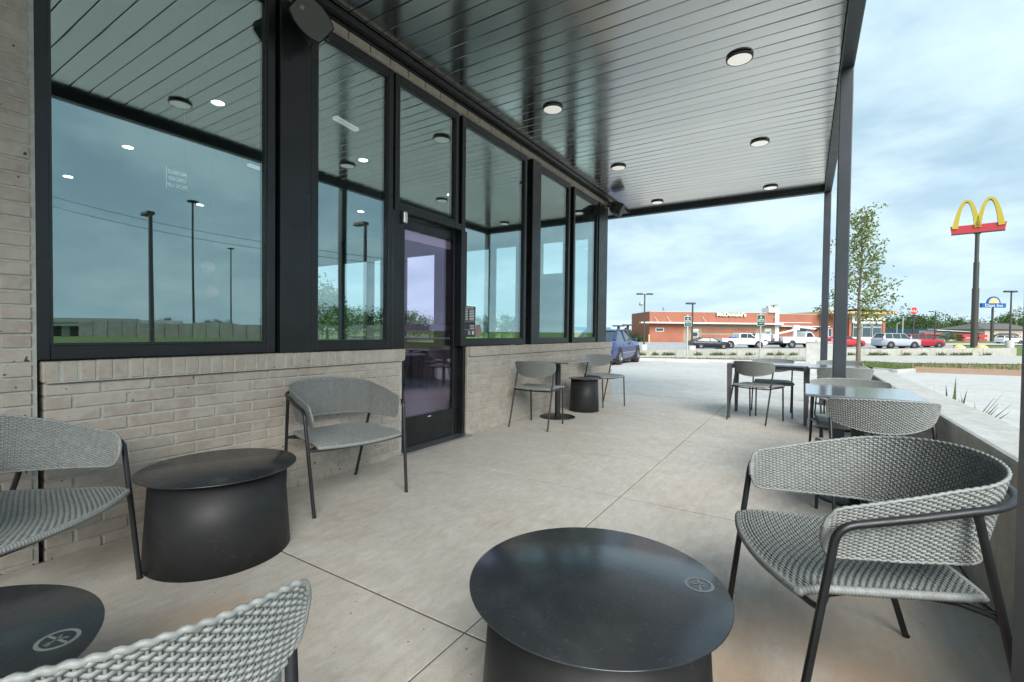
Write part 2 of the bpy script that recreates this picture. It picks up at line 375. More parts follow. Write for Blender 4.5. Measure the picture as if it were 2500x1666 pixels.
XB = [1.95, 2.4, 3, 3.6, 4.3, 5, 6, 7, 8.5, 10, 12, 15, 18, 22, 28]
lo_y = 8.085
sheet_cols('parking_pavement', 'drive', [-26, -20, -16, -13, -11, -9.5, -8, -7, -6, -5, -4, -3, -2, -1, 0, 1, 1.95], lambda x: lo_y, lambda x: lerp_list(yfA, x), 10, .0)
sheet_cols('driveway', 'drive', XB, lambda x: -9.0, lambda x: lerp_list(yfB, x), 16, .0)
struct(MB().box(-26, 1.9, 8.05, 8.09, -.3, -.006).build('expansion_joint', 'joint'))
# kerb of the pick-up bays
def kerb(name, pts, wdt=.16, h=.12):
    mb = MB(); pts = [Vector(p) for p in pts]
    for a, b in zip(pts, pts[1:]):
        d = (b - a); d.z = 0; d.normalize(); n = Vector((-d.y, d.x, 0)) * wdt; a2 = a - d * .004; b2 = b + d * .004
        mb.add([a2 - Vector((0, 0, .25)), b2 - Vector((0, 0, .25)), b2 + n - Vector((0, 0, .25)), a2 + n - Vector((0, 0, .25)),
                a2 + n * .12 + Vector((0, 0, h)), b2 + n * .12 + Vector((0, 0, h)), b2 + n + Vector((0, 0, h)), a2 + n + Vector((0, 0, h))],
               [(0, 1, 5, 4), (4, 5, 6, 7), (2, 3, 7, 6), (0, 4, 7, 3), (1, 2, 6, 5)])
    return struct(mb.build(name, 'drive'))
kerb('kerb', [drape(*q) for q in ((1440, 877.5), (1480, 878.5), (1555, 880.5), (1640, 882), (1720, 884), (1860, 887), (1960, 890), (2050, 892.6))])
kerb('kerb', [drape(*q) for q in ((2130, 906), (2190, 911.5), (2237, 909), (2206, 898), (2195, 893.5))], .14, .12)
kerb('kerb', [(1.93, y, gz(1.95, y)) for y in (7.6, 5, 2, -1, -4, -8)], .14, .11)
sheet_px('lawn_island', 'grass', [(2050, 891), (2130, 904), (2190, 909.5), (2230, 907.5)], [(2055, 888.5), (2110, 889), (2150, 889.5), (2194, 893)], 4, .10)
sheet_px('bare_soil', 'dirt', [(2238, 909.5), (2350, 913.5), (2520, 920)], [(2205, 893.5), (2330, 898), (2520, 905)], 5, -.02)
sheet_px('verge', 'dirt', [(2120, 889.5), (2205, 893.6), (2330, 898.2), (2530, 905.5)], [(2100, 887.6), (2200, 886.8), (2330, 888.0), (2530, 890.0)], 4, -.03)
sheet_px('verge', 'dirt', [(1440, 876.6), (1560, 879.8), (1860, 886), (2080, 890)], [(1440, 871), (1560, 872.5), (1860, 876.5), (2080, 882)], 4, -.02)
sheet_px('lane', 'lane', [(1560, 872.4), (1760, 875), (1975, 879.4), (2150, 886), (2330, 888), (2560, 890.2)], [(1560, 868.5), (1760, 868.8), (1972, 868.8), (2150, 868.9), (2330, 869), (2560, 869.2)], 4, .0)
# parking lot beyond the low wall
LU = [2, 8, 13, 18, 23, 28, 34, 40, 46, 52]; LD = [38.6, 41, 44, 47, 50, 53, 56, 59, 63, 68, 74, 79.8]
G = [[tuple(site(u * d / 55., d, gsite(u * d / 55., d))) for d in [max(x, 38.6 + .07 * u) for x in LD]] for u in LU]
struct(MB().grid(G, True, True).build('parking_lot', 'asphalt'))
sheet_px('street', 'lane', [(2240, 843.5), (2380, 843.0), (2520, 843.5)], [(2240, 839.0), (2380, 838.2), (2520, 838)], 2, .02)

# planting bed outside the low wall
bed = struct(MB().box(.95, 1.93, -8, 7.7, -.3, -.02).build('planting_bed', 'mulch'))
mb = MB()
for i in range(900):
    x, y = rnd.uniform(.98, 1.9), rnd.uniform(-1, 7.6); a = rnd.uniform(0, 3.14); l = rnd.uniform(.02, .06); T = Matrix.Translation((x, y, rnd.uniform(-.02, .012))) @ Matrix.Rotation(a, 4, 'Z') @ Matrix.Rotation(rnd.uniform(-.5, .5), 4, 'Y')
    mb.box(-l, l, -.008, .008, -.004, .004, T)
tag(mb.build('wood_chips', 'mulch'), 'brown wood chips covering the planting bed beyond the low wall', 'mulch', kind='stuff')

# ================================================================== low concrete wall round the patio
kw = MB().bbox(.652, .915, -4.2, 7.77, -.12, .655, .018, 2)
tag(kw.build('low_patio_wall', 'knee'), 'smooth grey concrete low wall edging the patio on the right', 'wall')

# ================================================================== bricks
BH, BL, JT, CR = .0555, .2045, .0105, .0655
def brick_mesh(l, h, dpt, name): return MB().bbox(-dpt / 2, dpt / 2, -l / 2, l / 2, -h / 2, h / 2, .0035).mesh(name, M['brick'])
me_full = brick_mesh(BL, BH, .09, 'brick'); me_half = brick_mesh(.097, BH, .09, 'brick_half'); me_cap = brick_mesh(.0565, .096, .115, 'brick_cap')
me_3q = brick_mesh(.1505, BH, .09, 'brick_cut')
def lay(parent, y0, y1, z_top, n, face_x, phase=0):
    for c in range(n):
        z = z_top - CR * (c + .5); y = y0; k = 0
        odd = (c + phase) % 2
        while y < y1 - .03:
            rest = y1 - y
            if k == 0 and odd: l, me = .097, me_half
            elif rest >= BL - .002: l, me = BL, me_full
            elif rest >= .145: l, me = .1505, me_3q
            else: l, me = .097, me_half
            o = ob('brick', me, parent, (face_x - .045 + rnd.uniform(-.0022, .0022), y + l / 2 + rnd.uniform(-.001, .001), z + rnd.uniform(-.0008, .0008)), (rnd.uniform(-.004, .004), 0, rnd.uniform(-.006, .006)))
            y += l + JT; k += 1
def cap_row(parent, y0, y1, z0, face_x):
    n = int(round((y1 - y0) / .0667)); p = (y1 - y0) / n
    for i in range(n):
        ob('brick', me_cap, parent, (face_x - .0575 + rnd.uniform(-.002, .002), y0 + p * (i + .5), z0 + .048 + rnd.uniform(-.0012, .0012)), (rnd.uniform(-.01, .01), rnd.uniform(-.01, .01), 0))
FX = -2.99
def low_wall(label, y0, y1, phase):
    t = thing('brick_sill_wall', label, 'wall', (0, 0, 0))
    MB().box(FX - .16, FX - .0065, y0 + .004, y1 - .004, -.1, .832).box(FX - .14, FX + .0205, y0 + .004, y1 - .004, .832, .930).build('mortar', 'mortar', t)
    lay(t, y0, y1, .832, 13, FX, phase); cap_row(t, y0 - .012, y1 + .012, .838, FX + .024)
    return t
low_wall('low taupe brick wall under the large left window with header course cap', .674, 2.955, 0)
wall2 = low_wall('low taupe brick wall between the glass door and the far building corner', 3.905, 8.14, 1)
pier = thing('brick_pier', 'tall taupe brick pier at the left edge of the photo', 'wall')
MB().box(FX - .16, FX - .0055, -.3, .652, -.1, 3.42).build('mortar', 'mortar', pier)
lay(pier, .0, .655, 3.418, 53, FX + .002, 1)
# door side return of the far wall
MB().bbox(FX - .16, FX - .004, 3.885, 3.9045, -.05, .93, .003).build('return_face', 'brick', wall2)
MB().bbox(FX - .16, FX - .004, 8.1405, 8.15, -.05, .93, .003).build('return_face', 'brick', wall2)
# building body behind: north return wall below windows
nb = thing('brick_end_wall', 'short brick end wall below the north windows round the building corner', 'wall')
MB().box(-12.0, FX - .17, 7.98, 8.14, -.2, .80).build('core', 'brick', nb)

# ================================================================== storefront
def window(label, y0, y1, z0, z1, gl='glass', fw=.055, post_l=0.0, post_r=0.0):
    t = thing('storefront_window', label, 'window', (0, 0, 0), 0, 'black framed storefront windows')
    xb, xf = -3.09, -2.997
    MB().bbox(xb, xf, y0 - fw, y0, z0 - .068, z1 + .065, .004).build('jamb', 'frame', t)
    MB().bbox(xb, xf, y1, y1 + fw, z0 - .068, z1 + .065, .004).build('jamb', 'frame', t)
    MB().bbox(xb, xf - .001, y0 + .0005, y1 - .0005, z0 - .068, z0, .004).build('sill', 'frame', t)
    MB().bbox(xb, xf - .001, y0 + .0005, y1 - .0005, z1, z1 + .065, .004).build('head', 'frame', t)
    g = MB()
    for (a, b, c, d) in ((y0, y0 + .012, z0, z1), (y1 - .012, y1, z0, z1), (y0 + .012, y1 - .012, z0, z0 + .012), (y0 + .012, y1 - .012, z1 - .012, z1)):
        g.box(-3.052, -3.006, a, b, c, d)
    g.build('gasket', 'black', t)
    MB().box(-3.036, -3.024, y0 + .002, y1 - .002, z0 + .002, z1 - .002).build('pane', gl, t)
    return t
ZS, ZH = 1.008, 3.23
window('large square window at the left beside the brick pier', .70, 1.742, ZS, ZH)
window('tall narrow window left of the glass door', 2.112, 2.785, ZS, ZH)
window('fixed transom pane directly above the glass door', 2.912, 3.672, 2.20, ZH, fw=.05)
window('tall window right of the glass door with the hours notice', 3.835, 5.03, ZS, ZH)
window('narrow window second from the far building corner', 5.452, 6.30, ZS, ZH)
window('narrow window at the far building corner under the rear loudspeaker', 6.54, 7.40, ZS, ZH)
def black_post(label, y0, y1, x0=-3.12, x1=-2.985, z0=.925, z1=3.30):
    t = tag(MB().bbox(x0, x1, y0, y1, z0, z1, .005, 2).build('cladding_post', 'frame'), label, 'post'); return t
black_post('wide flat black steel post between left window and narrow window', 1.822, 2.052, z1=3.41)
black_post('flat black steel post between the hours window and narrow window', 5.19, 5.392, x1=-2.975)
black_post('black corner post at the far end of the glazing', 7.462, 7.86, x1=-2.98, z0=.925)
# head: brick lintel strip and dark bulkhead
lt = thing('brick_lintel', 'narrow light brick lintel strip above the storefront glazing', 'lintel')
MB().box(-3.12, -2.995, .66, 7.93, 3.302, 3.366).build('mortar', 'mortar', lt)
me_l = brick_mesh(.2, .058, .03, 'brick_lintel')
for i in range(34): ob('brick', me_l, lt, (-2.992, .78 + i * .2105, 3.334))
tag(MB().bbox(-3.12, -2.965, .655, 7.95, 3.3665, 3.43, .004).bbox(-2.96, -2.90, .655, 8.8, 3.385, 3.43, .006).build('bulkhead_trim', 'frame'), 'black metal trim where the soffit meets the storefront head', 'trim')

# glass door, set back in its opening
D = thing('glass_door', 'single glass door with black frame between the two brick walls', 'door')
xb, xf = -3.135, -3.085
MB().bbox(-3.16, -2.999, 2.842, 2.978, .0, 2.135, .004).build('jamb', 'frame', D)
MB().bbox(-3.16, -3.02, 3.852, 3.90, .0, 2.135, .004).build('jamb', 'frame', D)
MB().bbox(-3.16, -3.0, 2.9785, 3.78, 2.128, 2.19, .004).build('head', 'frame', D)
MB().bbox(xb, xf, 2.984, 3.068, .024, 2.118, .004).build('stile', 'frame', D)
MB().bbox(xb, xf, 3.765, 3.848, .024, 2.118, .004).build('stile', 'frame', D)
MB().bbox(xb, xf - .001, 3.0685, 3.7645, 2.022, 2.118, .004).build('top_rail', 'frame', D)
MB().bbox(xb, xf - .001, 3.0685, 3.7645, .024, .295, .004).build('kick_rail', 'frame', D)
MB().box(-3.116, -3.104, 3.066, 3.766, .293, 2.024).build('pane', 'door_glass', D)
hd = MB().tube([(-3.085, 3.792, 1.24), (-3.03, 3.792, 1.24), (-3.022, 3.792, 1.225), (-3.022, 3.792, .965), (-3.03, 3.792, .95), (-3.085, 3.792, .95)], .0095, 8)
hd.lathe([(.0, .0), (.02, .0), (.02, .012), (0, .014)], 14, Matrix.Translation((-3.085, 3.80, 1.085)) @ Matrix.Rotation(math.pi / 2, 4, 'Y'))
hd.build('handle', 'chrome', D)
MB().bbox(-3.16, -3.122, 3.04, 3.80, 1.10, 1.16, .006).build('push_bar', 'steel_dark', D)
MB().box(-3.0839, -3.0829, 3.385, 3.43, .262, .270).build('maker_plate', 'white', D)
MB().bbox(-3.16, -2.93, 2.95, 3.90, -.02, .018, .004).build('threshold', 'alu', D)
cl_ = MB().bbox(-3.0, -2.955, 2.93, 2.975, 2.03, 2.13, .008); tag(cl_.build('door_sensor', 'chrome'), 'small silver box on the upper left of the door frame', 'sensor')
MB().bbox(-3.16, -3.14, 3.0, 3.83, 1.94, 2.035, .004).build('closer_bar', 'white', D)

# notice with opening hours behind the glass
nz = thing('hours_notice', 'black notice with white opening hours inside the window beside the door', 'notice')
NP = MB().box(-3.0235, -3.016, 3.838, 4.05, 1.035, 1.36).build('panel', 'black', nz)
mb = MB()
for i in range(7):
    z = 1.315 - i * .017; mb.box(-3.0155, -3.0145, 3.875, 3.915, z, z + .008).box(-3.0155, -3.0145, 3.94, 4.025, z, z + .008)
for i in range(3): mb.box(-3.0155, -3.0145, 3.95, 4.03, 1.155 - i * .016, 1.161 - i * .016)
for i in range(5): mb.box(-3.0155, -3.0145, 3.92, 3.96, 1.095 - i * .009, 1.099 - i * .009).box(-3.0155, -3.0145, 3.985, 4.03, 1.095 - i * .009, 1.099 - i * .009)
mb.box(-3.0155, -3.0145, 3.84, 4.05, 1.196, 1.198).box(-3.0155, -3.0145, 3.84, 4.05, 1.11, 1.112).lathe([(.0, 0), (.016, 0)], 12, Matrix.Translation((-3.0144, 4.005, 1.08)) @ Matrix.Rotation(math.pi / 2, 4, 'Y'))
mb.build('print_lines', 'white', nz)
text('STORE HOURS', .022, .0003, 'white', nz, (-3.0148, 3.945, 1.342), (math.pi / 2, 0, math.pi / 2), bold=.0006)
M['sticker'] = P('brown sticker', (.30, .2, .16), .6)
tag(MB().prism([(4.07 + .045 + .05 * math.cos(R(22.5 + 45 * k)), 1.10 + .075 * math.sin(R(22.5 + 45 * k))) for k in range(8)], 'x', -3.0235, -3.020).build('window_sticker', 'sticker'), 'brown octagonal sticker low on the glass beside the hours notice', 'sticker')

# ================================================================== canopy
m, t, b = new_mat('satin grey soffit plank')
b.inputs['Metallic'].default_value = 1.0
oi = t.nodes.new('ShaderNodeObjectInfo')
cc = nmix(t, oi.outputs['Random'], (.62, .625, .615), (.67, .67, .66)); t.links.new(cc, b.inputs['Base Color'])
mr = t.nodes.new('ShaderNodeMapRange'); mr.inputs[3].default_value = .15; mr.inputs[4].default_value = .21
t.links.new(noise(t, 1.4, 3, lo=.3, hi=.7, coord='World', sc=(1, 5, 1)), mr.inputs[0]); t.links.new(mr.outputs[0], b.inputs['Roughness'])
bump(t, b, noise(t, 1.6, 1, coord='World', sc=(.5, 3, 1)), .012, .006)
M['soffit'] = m
CZ = 3.43
can = thing('canopy', 'flat patio canopy with grey plank soffit on dark steel posts', 'canopy')
pw = .1446; y = -4.2; me_pl = MB().bbox(-1.548, 1.548, -pw / 2 + .0035, pw / 2 - .0035, 0, .03, .004).mesh('soffit_plank', M['soffit'])
PY0 = 3.6308 * 1.1095 - pw * 60
for i in range(200):
    yc = PY0 + pw * (i + .5)
    if yc < -4.1 or yc > 8.83: continue
    ob('soffit_plank', me_pl, can, (-2.9 + 1.553, yc, CZ + rnd.uniform(-.0008, .0008)))
MB().box(-3.1, .2, -4.2, 8.83, CZ + .035, CZ + .12).build('deck', 'black', can)
MB().bbox(.206, .30, -4.2, 8.955, CZ - .08, CZ + .28, .006).build('edge_beam', 'steel_dark', can)
MB().bbox(-3.4, .2055, 8.85, 8.955, CZ - .08, CZ + .28, .006).build('edge_beam', 'steel_dark', can)
MB().bbox(-3.1, .2055, -4.28, -4.2, CZ - .08, CZ + .28, .006).build('edge_beam', 'steel_dark', can)
MB().bbox(-3.4, -2.905, 7.96, 8.849, CZ - .03, CZ - .004, .004).build('end_panel', 'frame_light', can)
for yy in (.648, 4.85, 8.852): MB().bbox(.203, .297, yy, yy + .095, -.02, CZ - .0805, .006, 2).build('post', 'steel_dark', can)
for yy in (.648, 4.85, 8.852): MB().bbox(.17, .33, yy - .035, yy + .13, .0, .012, .003).build('base_plate', 'steel_dark', can)

# round surface lights under the soffit
M['lens'] = P('opal lamp lens', (.85, .84, .80), .45, 0, .02, 5, emit=(1, .97, .92), es=.12)
def make_light():
    o = thing('ceiling_light', '', 'light', (0, 0, CZ), 0, 'round lights under the canopy')
    MB().lathe([(.0, -.001), (.100, -.001), (.104, -.005), (.104, -.019), (.100, -.023), (.094, -.023), (.094, -.020)], 40).build('ring', 'black', o)
    MB().lathe([(.1055, -.009), (.1055, -.0125), (.1035, -.0125)], 40).build('trim_line', 'frame_light', o)
    MB().lathe([(.0935, -.021), (.08, -.0235), (.05, -.025), (.0, -.0255)], 40).build('lens', 'lens', o)
    return o
L0 = make_light()
names = {(-.519, 4.37): 'round flush light nearest the camera on the outer side of the soffit', (-2.275, 4.36): 'round flush light nearest the camera on the glazing side of the soffit',
         (-.519, 6.41): 'round flush light second along the outer side of the soffit', (-2.275, 6.37): 'round flush light second along the glazing side of the soffit',
         (-.519, 8.44): 'round flush light last along the outer side of the soffit', (-2.275, 8.40): 'round flush light last along the glazing side by the corner loudspeaker',
         (-.519, 2.29): 'round flush light seen only as a reflection in the large left window'}
for i, ((lx, ly), lb) in enumerate(names.items()):
    o = L0 if i == 0 else copy_tree(L0)
    o.location = (lx, ly, CZ - .0005); o['label'] = lb

# loudspeakers on brackets
def speaker(label, loc, aim, twist):
    q = Vector(aim).normalized().to_track_quat('Z', 'Y').to_matrix().to_4x4()
    o = tag(ob('loudspeaker', None), label, 'loudspeaker', 'loudspeakers at the storefront head')
    o.matrix_world = Matrix.Translation(loc) @ q @ Matrix.Rotation(twist, 4, 'Z')
    w2, h2, cwid = .085, .125, .115
    def prof(sx, sy): return [(-.07 * sx, h2 * sy), (-.098 * sx, .06 * sy), (-.104 * sx, 0), (-.098 * sx, -.06 * sy), (-.07 * sx, -h2 * sy), (.07 * sx, -h2 * sy), (.098 * sx, -.06 * sy), (.104 * sx, 0), (.098 * sx, .06 * sy), (.07 * sx, h2 * sy)]
    rings = [(1, 1, .10), (1.0, 1, .06), (.95, .97, -.02), (.62, .8, -.10)]
    v = []; n = 10
    for sx, sy, z in rings: v += [(p[0], p[1], z) for p in prof(sx, sy)]
    f = [(k * n + j, k * n + (j + 1) % n, (k + 1) * n + (j + 1) % n, (k + 1) * n + j) for k in range(3) for j in range(n)]
    MB().add(v, f).add(v[-n:], [tuple(range(n))]).build('cabinet', 'spk', o)
    MB().add([(x * .96, y * .965, .098) for x, y in prof(1, 1)] + [(x * .9, y * .93, .108) for x, y in prof(1, 1)], [(j, (j + 1) % n, n + (j + 1) % n, n + j) for j in range(n)] + [tuple(range(n, 2 * n))]).build('grille', 'spk_front', o)
    MB().lathe([(0, .112), (.014, .112), (.016, .106)], 18, Matrix.Translation((0, .075, 0))).build('badge', 'frame_light', o)
    MB().tube([(0, -.128, 0), (0, -.15, -.04), (0, -.13, -.13), (0, .13, -.13), (0, .15, -.04), (0, .128, 0)], .011, 6).tube([(0, 0, -.13), (0, 0, -.17)], .02, 8).build('bracket', 'black', o)
    return o
M['spk'] = P('charcoal plastic', (.05, .052, .054), .5, 0, .1, 30); M['spk_front'] = P('charcoal speaker cloth', (.11, .115, .115), .75, 0, .12, 120, .3, 400)
speaker('dark loudspeaker on a bracket above the wide steel post', (-2.84, 1.945, 3.17), (.74, -.45, -.48), R(52))
speaker('small dark loudspeaker at the far corner of the storefront head', (-2.80, 7.78, 3.23), (.75, .15, -.35), R(75))

# ================================================================== interior of the cafe
M['int_floor'] = P('polished concrete floor', (.5, .5, .51), .3, 0, .12, 1.2)
M['int_dark'] = P('dark interior paint', (.05, .05, .052), .7, 0, .1, 2)
M['int_mid'] = P('warm grey interior wall', (.16, .15, .15), .7, 0, .1, 2)
M['wood'] = P('walnut wood', (.14, .08, .05), .45, 0, .3, 5, .1, 30)
M['downlight'] = P('lit downlight', (.9, .9, .85), .4, emit=(1, .93, .82), es=5.0)
M['linear'] = P('lit linear diffuser', (.8, .8, .78), .4, emit=(1, .95, .9), es=.1)
M['seat_green'] = P('grey green seat pad', (.25, .30, .27), .7)
struct(MB().box(-12, -3.16, -4, 7.9, -.1, .012).build('cafe_floor', 'int_floor'))
struct(MB().box(-12, -3.13, -4, 7.98, 3.34, 3.5).build('cafe_ceiling', 'int_dark'))
struct(MB().box(-12.2, -12, -4, 8.0, -.1, 3.5).build('cafe_wall_back', 'int_mid'))
struct(MB().box(-12, -3.0, -4.2, -4, -.1, 3.5).build('cafe_wall_south', 'int_mid'))
struct(MB().box(-3.16, -3.1, -4, -.3, -.1, 3.5).build('cafe_wall_front', 'int_mid'))
op = [(-11.6, -10.35), (-10.2, -9.25), (-9.08, -8.1), (-7.96, -7.04), (-6.35, -5.56), (-5.43, -4.9), (-3.66, -3.36)]
nw = MB(); prev = -12.0
for a, b in op:
    if a != -3.66: nw.box(prev, a, 7.90, 8.0, .80, 2.8)
    prev = b
nw.box(-4.9, -4.33, 7.9, 8.0, .8, 2.8).box(-4.33, -3.8, 7.9, 8.0, .8, 2.2).box(-3.8, -3.66, 7.9, 8.0, .8, 2.8).box(prev, -3.13, 7.9, 8.0, .8, 2.8).box(-12, -3.13, 7.9, 8.0, 2.8, 3.34)
struct(nw.build('cafe_wall_north', 'int_mid'))
for k, (a, b) in enumerate(op):
    wn = thing('north_window', ['widest', 'second', 'third', 'fourth', 'fifth', 'sixth', 'last narrow'][k] + ' window pane of the far end wall, seen through the storefront', 'window', (0, 0, 0), 0, 'windows of the far end wall')
    MB().box(a, b, 7.945, 7.957, .8, 2.8).build('pane', 'glass_far', wn)
    MB().box(a, b, 7.93, 7.972, .8, .83).box(a, a + .02, 7.93, 7.972, .83, 2.8).box(b - .02, b, 7.93, 7.972, .83, 2.8).build('frame', 'black', wn)
for k, (lx, ly) in enumerate([(-5.0, 2.4), (-5.0, 4.2), (-5.0, 6.0), (-7.2, 2.4), (-7.2, 4.2), (-7.2, 6.0), (-9.4, 2.4), (-9.4, 4.2), (-9.4, 6.0)]):
    o = thing('downlight', ('nearest', 'middle', 'farthest')[k % 3] + ' lit downlight of the ' + ('front', 'centre', 'back')[k // 3] + ' row in the dark cafe ceiling', 'light', (lx, ly, 3.34), 0, 'downlights in the cafe ceiling')
    MB().lathe([(.0, -.004), (.05, -.004), (.055, 0)], 16).build('lens', 'downlight', o)
for k, (lx, ly) in enumerate([(-4.2, 3.3), (-4.2, 5.2), (-6.4, 3.6)]):
    o = thing('linear_light', ['lit linear lamp inside behind the door transom', 'lit linear lamp inside behind the hours window', 'lit linear lamp inside behind the large left window'][k], 'light', (lx, ly, 3.28), .15)
    MB().box(-.03, .03, -.16, .16, 0, .03).build('diffuser', 'linear', o); MB().box(-.035, .035, -.16, .16, .031, .06).build('housing', 'black', o)
hsp = Vector((0, 0, CAM_H)) + ray(432, 440) * (-4.9 / ray(432, 440).x)
hs = thing('hanging_sign', 'hanging pick up sign inside, lettering mirrored through the large left window', 'sign', tuple(hsp))
hs.scale = (.6, .6, .6)
MB().box(-.012, .012, -.17, .17, -.17, .17).tube([(0, -.1, .17), (0, -.1, 1.6)], .006, 5).tube([(0, .1, .17), (0, .1, 1.6)], .006, 5).box(-.02, .02, -.14, .14, 1.6, 1.62).build('panel', 'int_dark', hs)
M['glow'] = P('lit sign lettering', (.55, .55, .52), .5, emit=(1, .95, .85), es=.06)
for i, s_ in enumerate(('MOBILE', 'ORDER', 'PICK UP')): text(s_, .075, .001, 'glow', hs, (.0145, 0, .10 - .10 * i), (math.pi / 2, 0, -math.pi / 2), bold=.002)
MB().box(.0145, .0155, -.15, -.14, -.16, .16).build('light_bar', 'glow', hs)
def int_chair(loc, rz, label, bar=False):
    sh = .72 if bar else .46
    o = thing('wooden_chair', label, 'chair', loc, rz, 'wooden chairs inside the cafe')
    for sx in (-1, 1):
        for sy in (-1, 1): MB().tube([(sx * .19, sy * .19, 0), (sx * .16, sy * .16, sh)], .016, 6).build('leg', 'wood', o)
        MB().tube([(sx * .17, .18, sh), (sx * .18, .24, sh + .36)], .014, 6).build('back_post', 'wood', o)
    MB().bbox(-.2, .2, -.2, .2, sh, sh + .04, .014, 2).build('seat', 'seat_green', o)
    MB().tube([(-.19, .22, sh + .33), (0, .29, sh + .36), (.19, .22, sh + .33)], .028, 8).build('backrest', 'wood', o)
    return o
def int_table(loc, label, h=.74, l=.7, w_=.7):
    o = thing('cafe_table', label, 'table', loc, 0, 'tables inside the cafe')
    MB().bbox(-w_ / 2, w_ / 2, -l / 2, l / 2, h - .03, h, .006).build('top', 'white', o); MB().tube([(0, 0, .02), (0, 0, h - .03)], .035, 10).build('pedestal', 'black', o)
    MB().lathe([(0, .024), (.22, .018), (.24, 0.0)], 20).build('base', 'black', o); return o
int_table((-5.2, 4.9, .014), 'white topped cafe table just inside beyond the door glass', .74)
int_chair((-4.75, 4.45, .014), 2.4, 'wooden chair with pale seat just inside the door glass')
int_chair((-5.75, 5.3, .014), -.8, 'wooden chair on the far side of the table inside the door')
int_table((-6.9, 6.6, .014), 'long white counter table deeper inside the cafe', .95, 1.0, 2.2)
int_chair((-6.3, 5.9, .014), 3.0, 'tall wooden bar stool inside at the counter', True)
MB_ = MB().bbox(-4.6, -4.25, 5.55, 5.85, .012, .62, .01); tag(MB_.build('waste_bin', 'steel_dark'), 'low dark bin standing inside right of the door glass', 'bin')
tag(MB().bbox(-11.6, -10.9, .5, 5.5, .012, 1.05, .01).build('service_counter', 'wood'), 'dark service counter along the back of the cafe', 'counter')

M['globe'] = P('rose glass globe', (.35, .2, .17), .3, 0, .05, 5, emit=(1, .6, .5), es=.02)
for px, py, lb in ((508, 652, 'upper rose glass globe pendant inside behind the large left window'), (517, 712, 'lower rose glass globe pendant inside behind the large left window')):
    q = Vector((0, 0, CAM_H)) + ray(px, py) * (-6.5 / ray(px, py).x); o = thing('globe_pendant', lb, 'lamp', tuple(q), 0, 'globe pendants inside the cafe')
    MB().lathe([(.0, -.075)] + [(.075 * math.cos(a), .075 * math.sin(a)) for a in np.linspace(-1.4, 1.4, 9)] + [(0, .075)], 16).build('globe', 'globe', o); MB().tube([(0, 0, .075), (0, 0, 3.3 - q.z)], .004, 4).build('cord', 'black', o)
# ================================================================== woven chairs
def m_wicker():
    m, t, b = new_mat('grey woven resin strand')
    a = nmix(t, noise(t, 60, 3, .6, lo=.3, hi=.7), (.205, .222, .216), (.315, .338, .328))
    a = nmix(t, noise(t, 9, 3, .6, lo=.4, hi=.8), a, (.25, .255, .24))
    t.links.new(a, b.inputs['Base Color']); b.inputs['Roughness'].default_value = .48
    bump(t, b, noise(t, 300, 3, .6), .15, .002)
    return m
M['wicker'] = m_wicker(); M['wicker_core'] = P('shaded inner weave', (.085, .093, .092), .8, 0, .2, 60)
def weave(mb, surf, nR, nS, amp, rT, rN, n=5, t0=.0, t1=1.0, sub=2):
    K = nS * sub + 1
    ss = np.linspace(0, 1, K); e = 1e-3
    ang = np.arange(n) * 2 * np.pi / n + .3
    for i in range(nR):
        t = t0 + (t1 - t0) * (i + .5) / nR
        P_ = np.array([surf(s, t) for s in ss]); A = np.array([surf(min(s + e, 1), t) for s in ss]) - np.array([surf(max(s - e, 0), t) for s in ss])
        B = np.array([surf(s, min(t + e, 1)) for s in ss]) - np.array([surf(s, max(t - e, 0)) for s in ss])
        A /= np.linalg.norm(A, axis=1)[:, None] + 1e-9; B /= np.linalg.norm(B, axis=1)[:, None] + 1e-9
        Nn = np.cross(A, B); Nn /= np.linalg.norm(Nn, axis=1)[:, None] + 1e-9
        k = np.arange(K) / sub
        off = amp * np.cos(np.pi * (k - .5)) * (1 if i % 2 else -1)
        jit = (rnd.random() - .5) * rT * .3
        P_ = P_ + Nn * off[:, None] + B * jit
        ring = P_[:, None, :] + Nn[:, None, :] * (np.cos(ang) * rN)[None, :, None] + B[:, None, :] * (np.sin(ang) * rT)[None, :, None]
        v = [tuple(x) for x in ring.reshape(-1, 3)]
        mb.add(v, [(a * n + j, a * n + (j + 1) % n, (a + 1) * n + (j + 1) % n, (a + 1) * n + j) for a in range(K - 1) for j in range(n)], True)
def stakes(mb, surf, nS, r, n=4, per=5):
    for j in range(nS):
        s = (j + .5) / nS
        mb.tube([surf(s, k / (per - 1)) for k in range(per)], r, n, cap=False)
def path_fn(pts):
    pts = [np.array(p, float) for p in pts]; L_ = [0]
    for a, b in zip(pts, pts[1:]): L_.append(L_[-1] + np.linalg.norm(b - a))
    L_ = np.array(L_) / L_[-1]; A = np.array(pts)
    def f(s): return np.array([np.interp(s, L_, A[:, 0]), np.interp(s, L_, A[:, 1])])
    return f
def band_surface(path, zt, zb, flare, rc, length, zref):
    f = path_fn(path)
    def out_n(s):
        d = f(min(s + .004, 1)) - f(max(s - .004, 0)); d /= np.linalg.norm(d) + 1e-9
        return np.array([d[1], -d[0]])
    def surf(s, t):
        p = f(s); top, bot = zt(s), zb(s)
        e = min(s, 1 - s) * length
        if e < rc:
            k = rc - math.sqrt(max(0, rc * rc - (rc - e) ** 2)); k = min(k, (top - bot) * .42); top -= k; bot += k
        z = bot + (top - bot) * t; o = out_n(s) * (flare * (z - zref))
        return np.array([p[0] + o[0], p[1] + o[1], z])
    return surf
